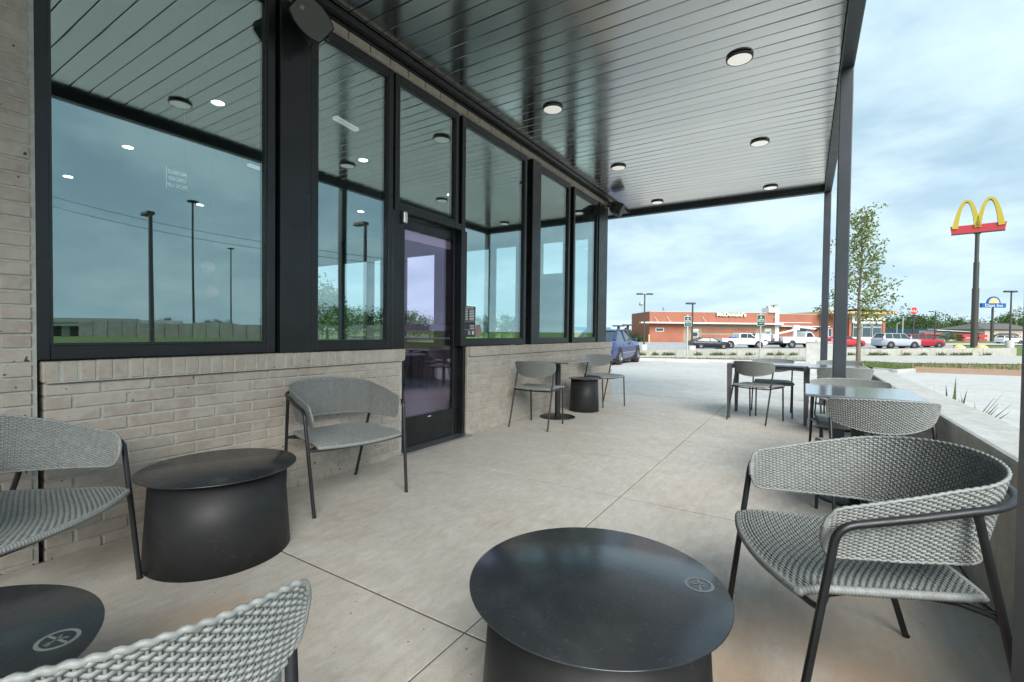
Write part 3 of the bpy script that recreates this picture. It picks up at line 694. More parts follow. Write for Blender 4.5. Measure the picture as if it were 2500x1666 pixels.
def rim(mb, surf, t, K, r, wob, n=6):
    pts = []
    for k in range(K):
        s = k / (K - 1); p = surf(s, t); q = surf(s, .5); d = (p - q); d /= np.linalg.norm(d) + 1e-9
        a = k * 1.35; pts.append((p + np.array([0, 0, 1]) * math.sin(a) * wob * .5 + np.array([math.cos(a) * wob * .6 * (1 if abs(d[2]) > .3 else 0), 0, 0])))
    mb.tube(pts, r, n)
def core_sheet(surf, ks, kt, th=.0012):
    mb = MB(); G = [[tuple(surf(i / ks, .04 + .92 * j / kt)) for j in range(kt + 1)] for i in range(ks + 1)]
    return mb.grid(G, True)
def seat_surface(ub, uf, bulge, hwb, hwf, z, dish):
    def surf(s, t):
        a = -1 + 2 * s; hw = hwb + (hwf - hwb) * t ** .8; v = a * hw
        fr = uf + bulge * (1 - a * a); bk = ub - .02 * (1 - a * a)
        u = bk + (fr - bk) * t
        zz_ = z - dish * (1 - a * a) * math.sin(math.pi * min(1, t * .95)) - .012 * max(0, (t - .85) / .15) ** 2
        return np.array([u, v, zz_])
    return surf
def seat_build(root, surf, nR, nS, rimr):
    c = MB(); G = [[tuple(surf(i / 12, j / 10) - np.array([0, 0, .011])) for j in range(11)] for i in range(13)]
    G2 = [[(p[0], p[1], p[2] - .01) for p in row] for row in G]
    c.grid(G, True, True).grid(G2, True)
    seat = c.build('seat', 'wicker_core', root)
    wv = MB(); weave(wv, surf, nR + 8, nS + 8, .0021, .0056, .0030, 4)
    per = [surf(k / 60, 1) for k in range(60)] + [surf(1, 1 - k / 40) for k in range(40)] + [surf(1 - k / 60, 0) for k in range(60)] + [surf(0, k / 40) for k in range(40)]
    per = [np.array(p) for p in per]; L_ = 0; out_ = []
    for a, b in zip(per, per[1:] + per[:1]):
        m_ = max(1, int(np.linalg.norm(b - a) / .0026))
        out_ += [a + (b - a) * k / m_ for k in range(m_)]
    rr = [rimr * (1.0 + .13 * math.sin(k * 2.094)) for k in range(len(out_))]
    wv.tube([(p[0], p[1], p[2] - rimr * .75) for p in out_], rr, 6, closed=True)
    tag(wv.build('seat_weave', 'wicker', seat), kind='stuff')
def round_corner(a, b, c, r, k=5):
    a, b, c = Vector(a), Vector(b), Vector(c); p = b + (a - b).normalized() * r; q = b + (c - b).normalized() * r
    return [p.lerp(b, i / k).lerp(b.lerp(q, i / k), i / k) for i in range(k + 1)]

def lounge_chair():
    o = thing('lounge_chair', '', 'chair', (0, 0, 0), 0, 'low woven armchairs with black tube frames')
    a, b_, a2, b2, c, d, e, g, zt, zb, zs = .314, .28, .339, .198, .259, -.315, .306, -.123, .672, .607, .385
    TR = .0108
    plan = [(b2, a2), (.10, a2 - .008), (.0, .324), (g, e)]
    for k in range(1, 24):
        an = math.pi * k / 24; cs, sn = math.cos(an), math.sin(an)
        plan.append((g - .205 * abs(sn) ** .9, e * (abs(cs) ** .86) * (1 if cs > 0 else -1)))
    plan += [(x, -y) for x, y in plan[:4][::-1]]
    def zrail(u): return zb + (zt + .012 - zb) * min(1, max(0, (b2 - u) / .48))
    rail = [(x, y, zrail(x)) for x, y in plan]
    ffL = (b_, a, 0); ffR = (b_, -a, 0)
    pts = [ffL] + round_corner(ffL, rail[0], rail[2], .045) + rail[2:-2] + round_corner(rail[-3], rail[-1], ffR, .045) + [ffR]
    MB().tube(pts, TR, 10).build('frame_tube', 'black', o)
    for s_ in (1, -1):
        top = (g - .012, s_ * e, zrail(g) - .006); MB().tube([(d, s_ * c, 0), top], TR * .95, 10).build('rear_leg', 'black', o)
        MB().lathe([(0, 0), (.0118, 0), (.0118, .008), (0, .009)], 10, Matrix.Translation((b_, s_ * a, -.0005))).lathe([(0, 0), (.0118, 0), (.0118, .008), (0, .009)], 10, Matrix.Translation((d, s_ * c, -.0005))).build('foot_glide', 'rubber', o)
    jf = Vector(ffL).lerp(Vector(rail[0]), zs / zb); jr = Vector((d, c, 0)).lerp(Vector((g - .012, e, zrail(g))), zs / zrail(g))
    bar = [(jf.x, jf.y, zs)] + [(jf.x + .055 * (1 - (v / jf.y) ** 2), v, zs - .004) for v in np.linspace(jf.y * .9, -jf.y * .9, 11)] + [(jf.x, -jf.y, zs)]
    MB().tube(bar, .0085, 8).build('front_bar', 'black', o)
    for s_ in (1, -1): MB().tube([(jf.x, s_ * jf.y, zs), (jf.x - .05, s_ * .25, zs), (jf.x - .12, s_ * .222, zs), (jr.x + .12, s_ * .212, zs), (jr.x + .06, s_ * .226, zs), (jr.x, s_ * jr.y, zs)], .0085, 8).build('side_bar', 'black', o)
    MB().tube([(jr.x, jr.y, zs), (jr.x - .02, 0, zs), (jr.x, -jr.y, zs)], .0085, 8).build('rear_bar', 'black', o)
    # wrap-round back, inside the tube
    bp = [(x - (.006 if i < 4 else 0), y * (1 - .015 / max(abs(y), .05)) if abs(y) > .05 else y) for i, (x, y) in enumerate(plan)]
    bp = [(x + (.013 if x < g else .0), y) for x, y in bp]; bp[0] = (b2 + .012, bp[0][1]); bp[-1] = (b2 + .012, bp[-1][1])
    def top(s): return .640 + .112 * math.sin(math.pi * s) ** 1.15
    def bot(s): return .500 + .004 * math.cos(2 * math.pi * s)
    sf = band_surface(bp, top, bot, .20, .045, 1.55, .70)
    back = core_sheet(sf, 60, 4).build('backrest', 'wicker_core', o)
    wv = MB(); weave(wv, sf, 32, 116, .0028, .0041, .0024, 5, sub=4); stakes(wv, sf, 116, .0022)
    rim(wv, sf, 1.0, 330, .0048, .0025); rim(wv, sf, 0.0, 330, .0044, .002)
    for s_ in (0, 1): wv.tube([sf(s_, k / 8) for k in range(9)], .0085, 6)
    tag(wv.build('back_weave', 'wicker', back), kind='stuff')
    seat_build(o, seat_surface(-.20, .258, .045, .235, .275, zs + .034, .016), 44, 34, .013)
    return o
def dining_chair():
    o = thing('dining_chair', '', 'chair', (0, 0, 0), 0, 'armless woven dining chairs with black tube legs')
    TR = .0095
    for s_ in (1, -1):
        MB().tube([(-.248, s_ * .244, 0), (-.066, s_ * .234, .65)], TR, 8).build('rear_leg', 'black', o)
        fl = (.257, s_ * .211, 0); kn = (.235, s_ * .211, .432); bk = (-.142, s_ * .238, .432)
        MB().tube([fl] + round_corner(fl, kn, bk, .03) + [bk], TR, 8).build('front_leg', 'black', o)
    MB().tube([(.2, .212, .428), (.225, 0, .42), (.2, -.212, .428)], .008, 6).build('front_bar', 'black', o)
    MB().tube([(-.15, .238, .428), (-.16, 0, .42), (-.15, -.238, .428)], .008, 6).build('rear_bar', 'black', o)
    bp = [(-.19 + .105 * abs(v / .262) ** 2.2, v) for v in np.linspace(.262, -.262, 33)]
    sf = band_surface(bp, lambda s: .742 + .016 * math.sin(math.pi * s), lambda s: .632 - .058 * math.sin(math.pi * s) ** .8, .22, .034, .62, .745)
    back = core_sheet(sf, 30, 4).build('backrest', 'wicker_core', o)
    wv = MB(); weave(wv, sf, 26, 50, .0028, .0038, .0024, 5, sub=4); stakes(wv, sf, 50, .0022)
    rim(wv, sf, 1.0, 140, .0048, .0025); rim(wv, sf, 0.0, 140, .0044, .002)
    for s_ in (0, 1): wv.tube([sf(s_, k / 8) for k in range(9)], .0052, 6)
    tag(wv.build('back_weave', 'wicker', back), kind='stuff')
    seat_build(o, seat_surface(-.185, .235, .025, .20, .222, .462, .012), 36, 27, .012)
    return o
lc = lounge_chair()
LOUNGE = [((-2.612, 2.038, 0), -.2, 'woven armchair against the brick wall left of the glass door'),
          ((.137, 1.843, 0), 3.522, 'large woven armchair in the right foreground beside the low wall'),
          ((-2.477, .429, 0), .65, 'woven armchair cut off by the left edge in front of the brick pier')]
for i, (p, r_, lb) in enumerate(LOUNGE):
    o = lc if i == 0 else copy_tree(lc)
    o.location = p; o.rotation_euler = (0, 0, r_); o['label'] = lb
dc = dining_chair()
DINING = [((-.802, .229, 0), 2.63, 'woven chair in the bottom left corner seen from behind'),
          ((-2.64, 4.779, 0), 1.623, 'woven dining chair seen from behind at the table against the far brick wall'),
          ((-2.603, 6.738, 0), -.474, 'woven dining chair turned sideways beside the small drum by the building corner'),
          ((-.514, 6.662, 0), 1.172, 'woven dining chair on the near side of the four legged table'),
          ((-.368, 7.33, 0), -1.45, 'woven dining chair tucked in on the far side of the four legged table'),
          ((.341, 3.312, 0), 1.79, 'woven dining chair on the near side of the table beside the low wall'),
          ((.30, 4.31, 0), -1.495, 'woven dining chair facing us across the table beside the low wall'),
          ((.339, 6.175, 0), 1.85, 'woven dining chair seen from behind partly hidden by the near canopy post'),
          ((.40, 7.46, 0), -1.452, 'woven dining chair farthest along the low wall behind its table')]
for i, (p, r_, lb) in enumerate(DINING):
    o = dc if i == 0 else copy_tree(dc)
    o.location = p; o.rotation_euler = (0, 0, r_); o['label'] = lb

# ================================================================== tables
def m_top(name, c, rough, coat=0.0):
    m, t, b = new_mat(name)
    sm = noise(t, 26, 4, .6, dist=2.5, lo=.60, hi=.76); sm2 = noise(t, 5, 5, .6, dist=1.5, lo=.45, hi=.8)
    a = nmix(t, sm2, c, tuple(x * 1.5 + .006 for x in c)); a = nmix(t, sm, a, tuple(x * 1.25 + .004 for x in c))
    t.links.new(a, b.inputs['Base Color'])
    mr = t.nodes.new('ShaderNodeMapRange'); mr.inputs[3].default_value = rough - .05; mr.inputs[4].default_value = rough + .10; t.links.new(sm, mr.inputs[0])
    t.links.new(mr.outputs[0], b.inputs['Roughness']); b.inputs['Specular IOR Level'].default_value = .7
    bump(t, b, noise(t, 500, 2), .03, .001); b.inputs['Coat Weight'].default_value = coat; b.inputs['Coat Roughness'].default_value = .14
    return m
M['top_black'] = m_top('smudged black table top', (.022, .026, .030), .27)
def m_drum():
    m, t, b = new_mat('scuffed black drum')
    sc = noise(t, 26, 7, .75, dist=1.5, lo=.56, hi=.72); msk = noise(t, 2.6, 3, lo=.5, hi=.68)
    f = t.nodes.new('ShaderNodeMath'); f.operation = 'MULTIPLY'; t.links.new(sc, f.inputs[0]); t.links.new(msk, f.inputs[1])
    a = nmix(t, f.outputs[0], nmix(t, noise(t, 3, 4, lo=.3, hi=.7), (.012, .013, .014), (.024, .025, .026)), (.11, .11, .11))
    t.links.new(a, b.inputs['Base Color'])
    mr = t.nodes.new('ShaderNodeMapRange'); mr.inputs[3].default_value = .44; mr.inputs[4].default_value = .62; t.links.new(noise(t, 4, 5, .6, dist=1, lo=.3, hi=.7), mr.inputs[0])
    t.links.new(mr.outputs[0], b.inputs['Roughness']); b.inputs['Specular IOR Level'].default_value = .35
    return m
M['drum'] = m_drum(); M['etch'] = P('pale etched mark', (.165, .19, .19), .5)
M['top_slate'] = m_top('slate grey table top', (.115, .13, .155), .20, 1.0)
def mark(root, x, y, z, rz, sc=1.0):
    T = Matrix.Translation((x, y, z)) @ Matrix.Rotation(rz, 4, 'Z') @ Matrix.Scale(sc, 4)
    mb = MB()
    def strip(p, q, w_):
        p, q = Vector((*p, 0)), Vector((*q, 0)); n = (q - p).normalized(); n = Vector((-n.y, n.x, 0)) * w_ / 2
        mb.add([T @ (p + n), T @ (p - n), T @ (q - n), T @ (q + n)], [(0, 1, 2, 3)])
    mb.lathe([(.030, 0), (.038, 0)], 40, T, False)
    strip((-.024, -.020), (.024, .020), .0062); strip((-.010, .014), (.002, .002), .004); strip((.002, .002), (.016, -.004), .004); strip((.002, .002), (.0, -.018), .0042)
    strip((-.018, .016), (-.012, .010), .004); strip((-.012, .02), (-.004, .012), .003)
    return mb.build('printed_mark', 'etch', root)
def drum_table(loc, r, h, label, rz=0.0, mk=None):
    o = thing('drum_table', label, 'table', loc, rz, 'black drum tables with round tops')
    MB().lathe([(0, h - .006), (r - .003, h - .006), (r, h - .004), (r, h - .001), (r - .0015, h), (0, h)], 96).build('top', 'top_black', o)
    rt, rb = r * .835, r * .915
    MB().lathe([(rb - .006, 0.0), (rb, .002), (rt, h - .0065), (rt - .004, h - .0065), (rb - .006, .004)], 72).build('base', 'drum', o)
    if mk: mark(o, mk[0], mk[1], h + .0006, mk[2])
    return o
pA = at_z(1707, 1428, .42); pB = at_z(386, 1131, .42); pC = at_z(141, 1562, .42)
drum_table((-.475, 1.20, 0), .345, .42, 'low black drum table in the centre foreground with smudged round top', 0, (pA.x + .475, pA.y - 1.20, 1.2))
drum_table((-2.44, 1.18, 0), .342, .42, 'low black drum table against the brick wall between two armchairs', 0, (pB.x + 2.44, pB.y - 1.18, .4))
drum_table((-1.50, .09, 0), .342, .42, 'low black drum table cut off by the bottom left corner', 0, (pC.x + 1.50, pC.y - .09, 2.7))
drum_table((-2.615, 6.08, 0), .225, .455, 'small tall black drum side table beside the far brick wall')
def pedestal_table(loc, lx, ly, h, label, mat='top_slate', rz=0.0):
    o = thing('pedestal_table', label, 'table', loc, rz, 'square topped pedestal tables')
    MB().bbox(-lx / 2, lx / 2, -ly / 2, ly / 2, h - .018, h, .007, 3).build('top', mat, o)
    MB().bbox(-.2, .2, -.025, .025, h - .032, h - .0185, .003).build('top_plate', 'black', o)
    MB().tube([(0, 0, .012), (0, 0, h - .032)], .036, 20).build('column', 'black', o)
    MB().lathe([(0, .016), (.21, .012), (.228, .007), (.23, .0)], 48).build('base', 'black', o)
    return o
TH = .727
pedestal_table((.305, 3.86, 0), .60, .74, TH, 'slate topped table beside the low wall in front of the near canopy post')
pedestal_table((.335, 6.70, 0), .60, .72, TH, 'slate topped table farther along the low wall behind the near canopy post')
pedestal_table((-2.70, 5.42, 0), .58, .62, TH, 'dark topped pedestal table against the far brick wall')
ft = thing('four_leg_table', 'grey dining table with four square tapered legs out on the patio', 'table', (-.40, 7.0, 0), -.02)
MB().bbox(-.455, .455, -.36, .36, .70, .722, .007, 3).build('top', 'top_slate', ft)
M['steel_leg'] = P('lavender grey painted leg', (.12, .115, .135), .4, .2, .1, 8)
MB().box(-.40, .40, -.30, -.28, .655, .6995).box(-.40, .40, .28, .30, .655, .6995).box(-.41, -.39, -.28, .28, .655, .6995).box(.39, .41, -.28, .28, .655, .6995).build('apron', 'steel_leg', ft)
for sx in (-1, 1):
    for sy in (-1, 1):
        x, y = sx * .425, sy * .33
        mb = MB(); q = [(x + a * .030, y + c * .030, .6995) for a, c in ((-1, -1), (1, -1), (1, 1), (-1, 1))]; p = [(x + a * .018, y + c * .018, 0) for a, c in ((-1, -1), (1, -1), (1, 1), (-1, 1))]
        mb.add(p + q, [(3, 2, 1, 0), (4, 5, 6, 7)] + [(i, (i + 1) % 4, 4 + (i + 1) % 4, 4 + i) for i in range(4)]).build('leg', 'steel_leg', ft)
tag(MB().prism([(-.02, -.006), (.018, -.009), (.022, .004), (-.012, .008)], 'z', .001, .004, Matrix.Translation(at_z(1893, 1028, 0))).build('paper_scrap', 'white'), 'tiny white paper scrap on the patio under the four legged table', 'litter')
# ================================================================== background: helpers
def hor(px): return 794.9 + .01165 * px
def paint(name, c, **k): M[name] = P(name + ' car paint', c, .32, .1, .03, 2, coat=.45, spec=.4, **k); return name
paint('blue', (.012, .035, .15)); paint('dk', (.008, .011, .016)); paint('wht', (.72, .74, .74)); paint('silver', (.42, .46, .52)); paint('red', (.42, .02, .035)); paint('red2', (.55, .035, .05))
M['head'] = P('headlamp lens', (.75, .77, .78), .15, 0, .05, 5); M['tail'] = P('tail lamp lens', (.5, .02, .03), .2, 0, .1, 5); M['under'] = P('dark plastic trim', (.02, .02, .022), .7)
M['yellow'] = P('golden yellow plastic', (.50, .40, .045), .5, 0, .03, .4); M['sign_red'] = P('sign red', (.52, .04, .06), .5, 0, .03, .4); M['sign_green'] = P('dark green sign', (.005, .085, .06), .45)
M['bronze'] = P('bronze pole paint', (.065, .06, .055), .5, .2); M['galv'] = P('galvanised steel', (.46, .49, .50), .45, .4)
M['trim_white'] = P('off white trim', (.68, .70, .68), .5); M['glass_dark'] = P('dark building glass', (.05, .085, .10), .08, 0, .2, 1, spec=.9)
M['orange_curb'] = P('yellow bumper paint', (.75, .52, .20), .6)
def wheel(root, x, y, r, side, wd=.21):
    o = MB().lathe([(r * .62, -wd / 2), (r * .93, -wd / 2), (r, -wd * .32), (r, wd * .32), (r * .93, wd / 2), (r * .62, wd / 2)], 24, Matrix.Translation((x, y, r)), axis='y').build('wheel', 'rubber', root)
    mb = MB(); yo = side * wd * .36
    mb.lathe([(.0, 0), (r * .12, side * .012), (r * .16, 0)], 10, Matrix.Translation((x, y + yo, r)), axis='y')
    for k in range(6):
        a = 2 * math.pi * k / 6 + .3; T = Matrix.Translation((x, y + yo, r)) @ Matrix.Rotation(a, 4, 'Y'); mb.box(r * .1, r * .60, -.014, .014, -r * .085, r * .085, T)
    mb.lathe([(r * .56, yo - .012 + y - y), (r * .64, yo + .006), (r * .66, yo - .03)], 24, Matrix.Translation((x, y, r)), axis='y')
    mb.build('rim', 'alu', o); MB().lathe([(0, -side * .03), (r * .6, -side * .03)], 20, Matrix.Translation((x, y + yo, r)), axis='y').build('brake', 'under', o)
def car(label, cat, loc, rz, Lg, W, H, pm, st, r=.33, group='vehicles parked around the restaurants', name='parked_car'):
    o = thing(name, label, cat, loc, rz, group); hl, hw = Lg / 2, W / 2
    gc, hood, belt, deck = st.get('gc', .2), st['hood'], st['belt'], st['deck']
    xa0, xa1, xc1, xc0 = st['ws']          # windscreen base, windscreen top, rear glass top, rear glass base (fractions of Lg/2)
    fa, ra = st.get('fa', .60), st.get('ra', -.57)
    # body shell: stations along the length
    sta = [(-1.0, .34, deck - .22, .86), (-.985, .26, deck - .06, .93), (-.93, gc + .04, deck, .97), (xc0, gc, (deck + belt) / 2 + .01, 1.0), (-.2, gc - .02, belt, 1.0), (.2, gc - .02, belt, 1.0), (xa0, gc, hood + .03, 1.0), (.78, gc, hood - .03, .97), (.93, gc + .04, hood - .12, .9), (.985, .28, hood - .24, .82), (1.0, .36, hood - .34, .72)]
    G = []
    for fx, zb, zt, k in sta:
        x = fx * hl; w_ = hw * k; h = zt - zb
        half = [(0.0, zb), (w_ * .86, zb), (w_ * .97, zb + .10 * h), (w_, zb + .45 * h), (w_ * .985, zb + .72 * h), (w_ * .93, zt - .03), (w_ * .80, zt + .012), (0, zt + .03)]
        G.append([(x, -p[0], p[1]) for p in half] + [(x, p[0], p[1]) for p in half[::-1]])
    bd = MB().grid(G, True, True); bd.add(G[0], [tuple(range(len(G[0])))]); bd.add(G[-1], [tuple(range(len(G[-1]) - 1, -1, -1))])
    body = bd.build('body', pm, o)
    # cabin: glass volume, roof skin and pillars
    wb, wr = hw * .90, hw * .70
    zg = belt - .04
    A = [(xa0 * hl, wb * .94, hood - .0), (xa1 * hl, wr, H - .05), (xc1 * hl, wr, H - .06), (xc0 * hl, wb * .92, deck - .02)]
    def quad(p, q): return p, q
    v = []
    for x, y, z in A: v += [(x, -y, z), (x, y, z)]
    v += [(xa0 * hl * .86, -wb, zg), (xa0 * hl * .86, wb, zg), (xc0 * hl * .86, -wb, zg), (xc0 * hl * .86, wb, zg)]
    MB().add(v, [(0, 1, 3, 2), (2, 3, 5, 4), (4, 5, 7, 6), (0, 2, 4, 6), (1, 7, 5, 3), (8, 2, 4, 10), (9, 11, 5, 3), (8, 0, 2), (1, 9, 3), (10, 4, 6), (5, 11, 7)]).build('windows', 'car_glass', o)
    rf = MB(); G = []
    for fx, dz in ((xa1 * hl + .06, -.03), (xa1 * hl - .15, .0), ((xa1 + xc1) / 2 * hl, .012), (xc1 * hl + .15, .0), (xc1 * hl - .08, -.035)):
        G.append([(fx, y * wr * 1.06, H - .045 + dz + .045 * (1 - (y) ** 2)) for y in (-1, -.6, 0, .6, 1)])
    rf.grid(G, True, True)
    for s_ in (-1, 1):
        def st_(p, q, wd): rf.tube([p, q], wd, 5)
        st_((xa0 * hl, s_ * wb * .955, hood), (xa1 * hl, s_ * wr * 1.03, H - .04), .035); st_((xc0 * hl, s_ * wb * .94, deck - .01), (xc1 * hl, s_ * wr * 1.03, H - .05), .06)
        st_((xa1 * hl, s_ * wr * 1.03, H - .035), (xc1 * hl, s_ * wr * 1.03, H - .04), .035)
        for bx in st.get('pillars', (0.0,)): st_((bx * hl, s_ * wb * 1.0, belt - .02), (bx * hl, s_ * wr * 1.03, H - .05), .03)
    rf.build('roof', pm, o)
    for s_ in (-1, 1):
        for fx in (fa, ra):
            MB().lathe([(.0, 0), (r * 1.17, 0), (r * 1.17, -s_ * .25), (0, -s_ * .25)], 22, Matrix.Translation((fx * hl, s_ * (hw * 1.004), r * 1.02)), axis='y').build('wheel_arch', 'under', o)
            wheel(o, fx * hl, s_ * (hw - .085), r, s_)
        MB().bbox(.955 * hl - .30, .955 * hl - .03, s_ * hw * .58, s_ * hw * .86, hood - .26, hood - .12, .02).build('headlight', 'head', o) if s_ > 0 else MB().bbox(.955 * hl - .30, .955 * hl - .03, -hw * .86, -hw * .58, hood - .26, hood - .12, .02).build('headlight', 'head', o)
        y0, y1 = sorted((s_ * hw * .62, s_ * hw * .93)); MB().bbox(-hl * .99, -hl * .93, y0, y1, deck - .26, deck - .08, .02).build('tail_light', 'tail', o)
        MB().bbox(xa0 * hl - .22, xa0 * hl - .08, *sorted((s_ * hw * .98, s_ * hw * 1.13)), belt - .02, belt + .11, .03, 2).build('mirror', pm, o)
        for hx in st.get('handles', (.13, -.27)): MB().bbox(hx * hl - .09, hx * hl + .05, *sorted((s_ * hw * .985, s_ * hw * 1.012)), belt - .16, belt - .12, .008).build('door_handle', 'chrome' if st.get('bright') else pm, o)
        if st.get('strip'): MB().bbox(-.42 * hl, .42 * hl, *sorted((s_ * hw * .985, s_ * hw * 1.012)), gc + .27, gc + .31, .006).build('side_moulding', 'alu', o)
    MB().bbox(-hl * .9, hl * .9, -hw * .92, hw * .92, gc - .07, gc + .05, .02).build('underbody', 'under', o)
    MB().bbox(hl * .95, hl * 1.001, -hw * .5, hw * .5, .36, hood - .30, .02).build('grille', 'under', o)
    return o
SEDAN = dict(hood=.93, belt=.96, deck=1.02, ws=(.38, .10, -.42, -.72), pillars=(-.13,), bright=True, strip=True)
SEDAN2 = dict(hood=.92, belt=.97, deck=1.06, ws=(.42, .08, -.45, -.80), pillars=(-.08,))
SUV = dict(gc=.26, hood=1.02, belt=1.08, deck=1.12, ws=(.42, .18, -.78, -.93), pillars=(-.05, -.45))
def on_lot(px, d, dz=0.0):
    p = at_d(px, 850, d); return (p.x, p.y, gz(p.x, p.y) + dz)
def ground_at(x, y): return (x, y, gz(x, y))
car('blue sedan parked beyond the building corner seen from its rear right', 'car', ground_at(-7.32, 19.62), math.pi / 2 + .06, 4.95, 1.84, 1.46, 'blue', SEDAN, .34)
car('black sedan on the restaurant lot overlapping the white pickup', 'car', on_lot(1731, 58), YAW, 4.75, 1.82, 1.45, 'dk', SEDAN2, .34)
car('white crossover behind the front of the white pickup', 'car', on_lot(1869, 70), YAW, 4.5, 1.85, 1.68, 'wht', SUV, .36)
car('bright red coupe half hidden behind the canopy posts', 'car', on_lot(2060, 60), YAW, 4.6, 1.8, 1.40, 'red2', SEDAN2, .34)
car('silver crossover on the restaurant lot behind the concrete wall', 'car', on_lot(2187, 52.5), YAW, 4.45, 1.82, 1.66, 'silver', SUV, .36)
car('dark red crossover behind the silver crossover', 'car', on_lot(2249, 56), YAW, 4.5, 1.82, 1.62, 'red', SUV, .35)
car('dark blue car partly hidden behind the two crossovers', 'car', on_lot(2199, 66), YAW, 4.5, 1.8, 1.5, 'dk', SEDAN2, .34)
car('white car on the distant hotel lot at the right edge', 'car', on_lot(2463, 88), YAW + .1, 4.4, 1.8, 1.5, 'wht', SUV, .33)
# white crew cab pickup
def pickup(label, loc, rz):
    o = thing('pickup_truck', label, 'pickup truck', loc, rz, 'vehicles parked around the restaurants'); hl, hw = 2.92, .98
    side = [(-2.9, .62), (-2.92, 1.28), (-.72, 1.26), (-.70, 1.86), (-.55, 1.96), (.75, 1.96), (1.42, 1.36), (2.72, 1.22), (2.9, .98), (2.92, .58), (2.55, .45), (-2.6, .48)]
    mb = MB(); mb.prism(side, 'y', -hw, hw); body = mb.build('body', 'wht', o)
    for s_ in (-1, 1):
        y = s_ * hw
        MB().prism([(-.55, 1.32), (-.52, 1.80), (-.45, 1.86), (.30, 1.86), (.30, 1.32)], 'y', *sorted((y * .99, y * 1.006))).prism([(.36, 1.32), (.36, 1.86), (.72, 1.86), (1.22, 1.36)], 'y', *sorted((y * .99, y * 1.006))).build('side_window', 'car_glass', o)
        for fx in (1.82, -1.85):
            MB().lathe([(0, 0), (.52, 0), (.52, -s_ * .2), (0, -s_ * .2)], 22, Matrix.Translation((fx, s_ * hw * 1.012, .46)), axis='y').build('wheel_arch', 'under', o); wheel(o, fx, s_ * (hw - .08), .42, s_, .28)
        for hx in (-.42, .42): MB().bbox(hx - .1, hx + .1, *sorted((y, y * 1.02)), 1.12, 1.17, .008).build('door_handle', 'under', o)
        MB().bbox(1.02, 1.2, *sorted((y, y * 1.22)), 1.33, 1.52, .03).build('mirror', 'under', o)
        MB().bbox(2.45, 2.9, *sorted((s_ * .60, s_ * .985)), .92, 1.12, .03).build('headlight', 'under', o)
        MB().bbox(-1.0, 1.3, *sorted((y * 1.0, y * 1.04)), .42, .5, .01).build('side_step', 'under', o)
    MB().prism([(.80, 1.90), (1.36, 1.40), (1.40, 1.42), (.84, 1.93)], 'y', -.86, .86).build('windscreen', 'car_glass', o)
    MB().bbox(2.86, 2.95, -.6, .6, .62, 1.12, .03).build('grille', 'under', o)
    MB().bbox(-1.5, -.85, -.5, .4, 1.26, 1.42, .06).build('tarp_load', 'tarp', o)
    return o
M['tarp'] = P('blue tarp', (.05, .08, .45), .5)
pickup('white crew cab pickup with dark arches and a blue load', on_lot(1809, 61), YAW)
def bucket_truck(label, loc, rz):
    o = thing('bucket_truck', label, 'utility truck', loc, rz, 'vehicles parked around the restaurants'); hw = 1.05
    MB().prism([(1.0, .62), (1.0, 2.02), (1.25, 2.12), (1.75, 2.08), (2.25, 1.42), (3.15, 1.30), (3.25, .7), (3.1, .55), (1.2, .55)], 'y', -.95, .95).build('cab', 'wht', o)
    MB().bbox(-1.9, .98, -hw, hw, .62, 1.42, .03).build('service_body', 'wht', o)
    MB().bbox(-3.0, -1.91, -hw, hw, .66, .80, .02).build('rear_deck', 'under', o)
    MB().bbox(-3.0, 3.0, -.45, .45, .42, .62, .02).build('chassis', 'under', o)
    for s_ in (-1, 1):
        MB().prism([(1.12, 1.42), (1.2, 1.98), (1.68, 1.98), (2.08, 1.45)], 'y', *sorted((s_ * .945, s_ * .96))).build('side_window', 'car_glass', o)
        for fx in (2.35, -.75):
            MB().lathe([(0, 0), (.5, 0), (.5, -s_ * .2), (0, -s_ * .2)], 20, Matrix.Translation((fx, s_ * hw * .975 if fx > 0 else s_ * hw * 1.01, .5)), axis='y').build('wheel_arch', 'under', o); wheel(o, fx, s_ * (.86 if fx > 0 else .95), .42, s_, .28)
        for k in range(3): MB().bbox(-1.8 + k * .95, -1.0 + k * .95, *sorted((s_ * hw, s_ * (hw + .015))), .98 if k == 1 else .72, 1.36, .01).build('locker_door', 'wht', o)
    MB().bbox(-2.75, -2.05, -.35, .35, .82, 1.72, .05, 2).build('bucket', 'wht', o); MB().bbox(-3.02, -2.8, -.8, -.6, .9, 1.2, .03).build('tail_light', 'tail', o)
    MB().tube([(-2.4, -.2, 1.75), (.6, -.15, 2.45)], .13, 8).build('boom', 'wht', o); MB().tube([(.5, .1, 2.75), (3.0, .1, 2.45)], .15, 8).build('boom', 'wht', o)
    MB().tube([(.2, 0, 1.42), (.2, 0, 2.3)], .24, 10).bbox(-.1, .75, -.22, .25, 2.25, 2.9, .06).build('turret', 'wht', o)
    MB().tube([(.6, .1, 2.6), (1.8, .1, 2.4)], .07, 6).tube([(2.9, .1, 2.5), (3.05, .1, 2.2)], .18, 8).build('cylinder', 'under', o)
    MB().prism([(1.78, 2.05), (2.24, 1.46), (2.28, 1.49), (1.82, 2.08)], 'y', -.8, .8).build('windscreen', 'car_glass', o)
    return o
bucket_truck('white bucket truck with folded boom on the restaurant lot', on_lot(1936, 60.5), YAW)

